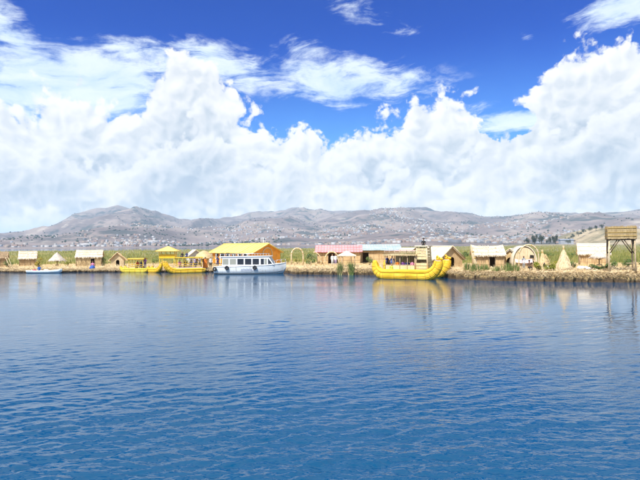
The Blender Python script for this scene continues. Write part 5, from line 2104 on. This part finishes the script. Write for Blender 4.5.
# ---- watchtower
def watchtower():
    b = stand(620.5, 272.2)
    s = b.y / FPX
    t = thing('watchtower', 'tall reed watchtower on wooden legs at the right edge', 'tower', b, math.radians(-24))
    z1, z2 = P(620, 239, b.y).z - b.z, P(620, 226.2, b.y).z - b.z
    w, d = 1.10, .90
    legs = [(-w, -d), (w, -d), (w, d), (-w, d)]
    for k, (x, y) in enumerate(legs):
        MB().tube([(x * 1.06, y * 1.08, -.25), (x * 1.02, y, z1 * .5), (x, y, z1 + .1)], [.085, .075, .07], 8).build('leg', ['pale_straw', 'pole_wood', 'pole_wood', 'pole_wood'][k], t)
    for (a, b2) in ((0, 1), (1, 2), (2, 3), (3, 0)):
        A, B = Vector((*legs[a], 0)), Vector((*legs[b2], 0))
        m1, m2 = A.lerp(B, .42), A.lerp(B, .58)
        MB().bar(A + Vector((0, 0, z1 * .55)), m1 + Vector((0, 0, z1 - .05)), .05).build('brace', 'dark_wood', t)
        MB().bar(B + Vector((0, 0, z1 * .55)), m2 + Vector((0, 0, z1 - .05)), .05).build('brace', 'dark_wood', t)
        MB().bar(A + Vector((0, 0, z1 - .06)), B + Vector((0, 0, z1 - .06)), .065).build('beam', 'dark_wood', t)
    for z in (.55, 1.05):
        MB().bar((w * 1.03, -d, z), (w * 1.03, d, z), .04).build('rung', 'pole_wood', t)
        MB().bar((.35, -d * 1.02, z - .1), (w, -d * 1.02, z - .1), .04).build('rung', 'pole_wood', t)
    for i in range(9):
        x = -w - .1 + (2 * w + .2) * i / 8
        MB().bar((x, -d - .2, z1), (x, d + .2, z1), .055, 6).build('floor_pole', 'dark_wood', t)
    # parapet: upright reed mats, each lashed to the rails
    rnd = random.Random(9)

    def mats(p, q, n):
        p, q = Vector(p), Vector(q)
        dirn = (q - p).normalized()
        nrm = Vector((dirn.y, -dirn.x, 0))
        for i in range(n):
            a, c = p.lerp(q, i / n) + dirn * .008, p.lerp(q, (i + 1) / n) - dirn * .008
            j = nrm * rnd.uniform(-.015, .015)
            lo, hi = z1 + .02 + rnd.uniform(-.05, .03), z2 + rnd.uniform(-.07, .05)
            vs = [a + j + Vector((0, 0, lo)), c + j + Vector((0, 0, lo)), c + j + Vector((0, 0, hi)), a + j + Vector((0, 0, hi))]
            vs += [v + nrm * .05 for v in vs]
            MB().add(vs, [(0, 1, 2, 3), (7, 6, 5, 4), (0, 4, 5, 1), (1, 5, 6, 2), (2, 6, 7, 3), (3, 7, 4, 0)]).build('reed_mat', 'tower_reed', t)
        for z in (z1 + .28, (z1 + z2) / 2, z2 - .22):
            MB().bar(p + nrm * .085 + Vector((0, 0, z)), q + nrm * .085 + Vector((0, 0, z)), .022, 5).build('rail', 'rope', t)
    W, D = w + .12, d + .16
    mats((-W, -D, 0), (W, -D, 0), 9)
    mats((W, -D, 0), (W, D, 0), 7)
    mats((W, D, 0), (-W, D, 0), 9)
    mats((-W, D, 0), (-W, -D, 0), 7)
    return t


reed('tower_reed', (0.18, 0.12, 0.055), (0.33, 0.235, 0.11), (0.47, 0.36, 0.19), (22, 22, 1.5))
watchtower()

# ---- plants among the huts
shrub('dark green shrub between the two leftmost huts', 9, 268, 9, 258, 'shrub_green', n=320)
shrub('yellow-flowering shrub behind the person in the rowing boat', 38.3, 267, 11, 255.5, 'shrub_flower', n=520, Y=78.5)
shrub('low olive shrub between the rowing boat parasol and whitish hut', 67, 267, 9, 261, 'shrub_yellow', n=240)
shrub('green shrub between the whitish hut and the small tan hut', 104, 266.5, 9, 257, 'shrub_green', n=360)
shrub('green shrub behind the narrow wedged boat', 154, 266, 9, 258.5, 'shrub_green', n=260)
shrub('bright green shrub under the half arch of reeds', 310, 265.5, 13, 258.5, 'shrub_green', n=380)
shrub('tawny bush left of the tall free-standing arch', 287, 264, 12, 257, 'shrub_yellow', n=300)
shrub('tawny bush seen through the tall free-standing arch', 297.5, 263.5, 9, 257.5, 'shrub_yellow', n=240)
shrub('leafy green shrub left of the big golden boat stern', 369.5, 265, 12, 254, 'shrub_green', n=420)
for i, (px, yb, wd, yt, lab) in enumerate([(466.5, 271, 6, 261, 'green reed clump at the right foot of the peaked hut'), (475, 272, 12, 260.5, 'green reed clump below the reed horn'),
                                           (484.5, 272.4, 11, 261.8, 'green reed clump left of the cream-roofed hut door'), (497, 272, 10, 264.2, 'low green reed clump under the cream-roofed hut door'),
                                           (507, 271.6, 12, 260.5, 'green reed clump before the open lean-to'), (515, 271.8, 9, 262, 'green reed clump at the left foot of the big arch')]):
    totora(lab, px, yb, wd, yt, n=120)
for i, (px, yb, wd, yt, mt, lab) in enumerate([(538, 271.3, 12, 260.5, 'shrub_yellow', 'yellow-green shrub at the right foot of the big arch'), (548, 271.6, 15, 261.5, 'shrub_yellow', 'yellow-green shrub in front of the leaning tipi'),
                                               (556.5, 269, 9, 260.5, 'shrub_yellow', 'yellow-green shrub left of the tall tipi'), (572, 269.5, 10, 261, 'shrub_green', 'dark green shrub right of the tall tipi'),
                                               (593, 271, 12, 264, 'shrub_green', 'low green shrub under the dark parasol'), (603.5, 271.2, 9, 263, 'shrub_green', 'green shrub left of the watchtower leg'),
                                               (614, 268.5, 14, 257.0, 'shrub_green', 'tall green shrub behind the left legs of the watchtower'), (629, 268.5, 16, 256.0, 'shrub_green', 'tall green shrub behind the right legs of the watchtower'),
                                               (645, 269, 16, 257, 'shrub_green', 'green shrub at the very right edge behind the tower')]):
    shrub(lab, px, yb, wd, yt, mt, n=int(wd * 48))
# larger wild clumps in the reed bed
for i, (px, Yc, wd, yt, lab) in enumerate([(547, 110, 22, 249, 'broad green bush in the reed bed above the leaning tipi'), (575, 105, 24, 252, 'broad green bush in the reed bed left of the cream hut'),
                                           (464, 95, 14, 251, 'green bush in the reed bed right of the peaked hut'), (312, 100, 18, 252, 'green bush in the reed bed behind the half arch')]):
    zb = .5
    b = Vector((PX(px, Yc), Yc, zb))
    t = thing('bush', lab, 'bush', b, 0, 'bushes in the reed bed')
    rx = wd / FPX * Yc / 2
    h = P(px, yt, Yc).z - zb
    vs, fs = leaf_cloud(520, rx, 1.2, h, .26, 70 + i, lobes=8)
    raw_mesh('foliage', vs, fs, 'shrub_green', t)
    MB().tube([(0, 0, -.1), (.1, 0, h * .4), (-.1, .1, h * .8)], [.06, .04, .015], 6).build('stem', 'dark_wood', t)


# ------------------------------------------------------------------ near hill and trees at the right
def hillock():
    Yc = 1350.0
    m, N, b, out = new_mat('dry_hillock')
    co = obj_co(N, world=True)
    g = N.noise(co, 0.02, 6.0, 0.65)
    c = N.ramp(g, [(0.35, (0.10, 0.09, 0.05)), (0.5, (0.25, 0.20, 0.12)), (0.65, (0.38, 0.30, 0.20))])
    N.put(b.inputs['Base Color'], c)
    b.inputs['Roughness'].default_value = 0.95
    prof = [(520, 244.5), (560, 244.5), (566, 241), (574, 236.5), (584, 231.5), (594, 228.5), (606, 227), (620, 228), (640, 232), (680, 240), (720, 244.5)]
    u = np.linspace(520, 720, 160)
    yy = np.interp(u, [p[0] for p in prof], [p[1] for p in prof])
    top = EYE + (cy_at(u) - yy) * Yc / FPX
    V = []
    tt = np.linspace(-1, 1, 41)
    for t_ in tt:
        Yv = Yc + t_ * 240
        k = (1 - t_ * t_) ** .8
        X = (u - CX) / FPX * Yc
        Z = -2 + (top + 2) * k + 3 * fbm(X / 40, np.full_like(X, Yv / 40), 4, 5) * k
        V.append(np.stack([X, np.full_like(X, Yv), Z], -1))
    V = np.array(V)
    o = raw_mesh('hillock', V.reshape(-1, 3), grid_faces(41, 160), 'dry_hillock', smooth=True, kind='structure')
    # low spit of land the trees stand on
    xs = np.linspace(470, 760, 80)
    V = []
    for t_ in np.linspace(-1, 1, 9):
        X = (xs - CX) / FPX * 980
        V.append(np.stack([X, np.full_like(X, 980 + t_ * 120), -1 + 2.6 * (1 - t_ * t_) * np.clip((xs - 470) / 60, 0, 1)], -1))
    raw_mesh('far_shore', np.array(V).reshape(-1, 3), grid_faces(9, 80), 'dry_hillock', smooth=True, kind='structure')


hillock()
for i, (px, yt, wd, lab) in enumerate([(527, 236.5, 6, 'thin dark tree at the left end of the far row'), (534.5, 233.6, 7.5, 'dark far tree, second from the left of the row'), (541.5, 234.0, 8, 'broad dark far tree in the middle of the row'),
                                       (549, 236.5, 6, 'smaller dark far tree right of the broad ones'), (555.5, 233.8, 8, 'dark far tree next to the pale long building'), (568, 239, 7, 'low dark far tree at the foot of the small hill')]):
    tree(lab, px, 960.0, 243.9, yt, wd, 50 + i, 'dark trees on the far shore')
for i, (px, y, wd) in enumerate([(568, 239.5, 6), (573, 236.5, 6), (578.5, 234, 6.5), (584, 231.2, 6), (590, 229.3, 6), (596, 228, 5), (602, 227, 5.5)]):
    tree(['lowest tree on the left slope of the small hill', 'second tree up the left slope of the small hill', 'third tree up the left slope of the small hill', 'tree halfway up the left slope of the small hill',
          'fifth tree up the left slope of the small hill', 'tree just below the top of the small hill', 'tree on top of the small hill left of the tower'][i], px, 1300.0, y + 2.0, y - 3.0, wd, 80 + i, 'trees on the small hill')
# pale long building at its foot
q = P(571, 240.5, 1500)
t = thing('far_building', 'long white building by the far trees under the small hill', 'building', (PX(566, 1150), 1150, 1.0))
MB().span((-15, -5, -2), (15, 5, P(566, 240.0, 1150).z - 1)).build('wall', 'house_white', t)
MB().prism([(-6, P(566, 240.0, 1150).z - 1), (6, P(566, 240.0, 1150).z - 1), (0, P(566, 238.8, 1150).z - 1)], -16, 16, 'x').build('roof', 'house_zinc', t)
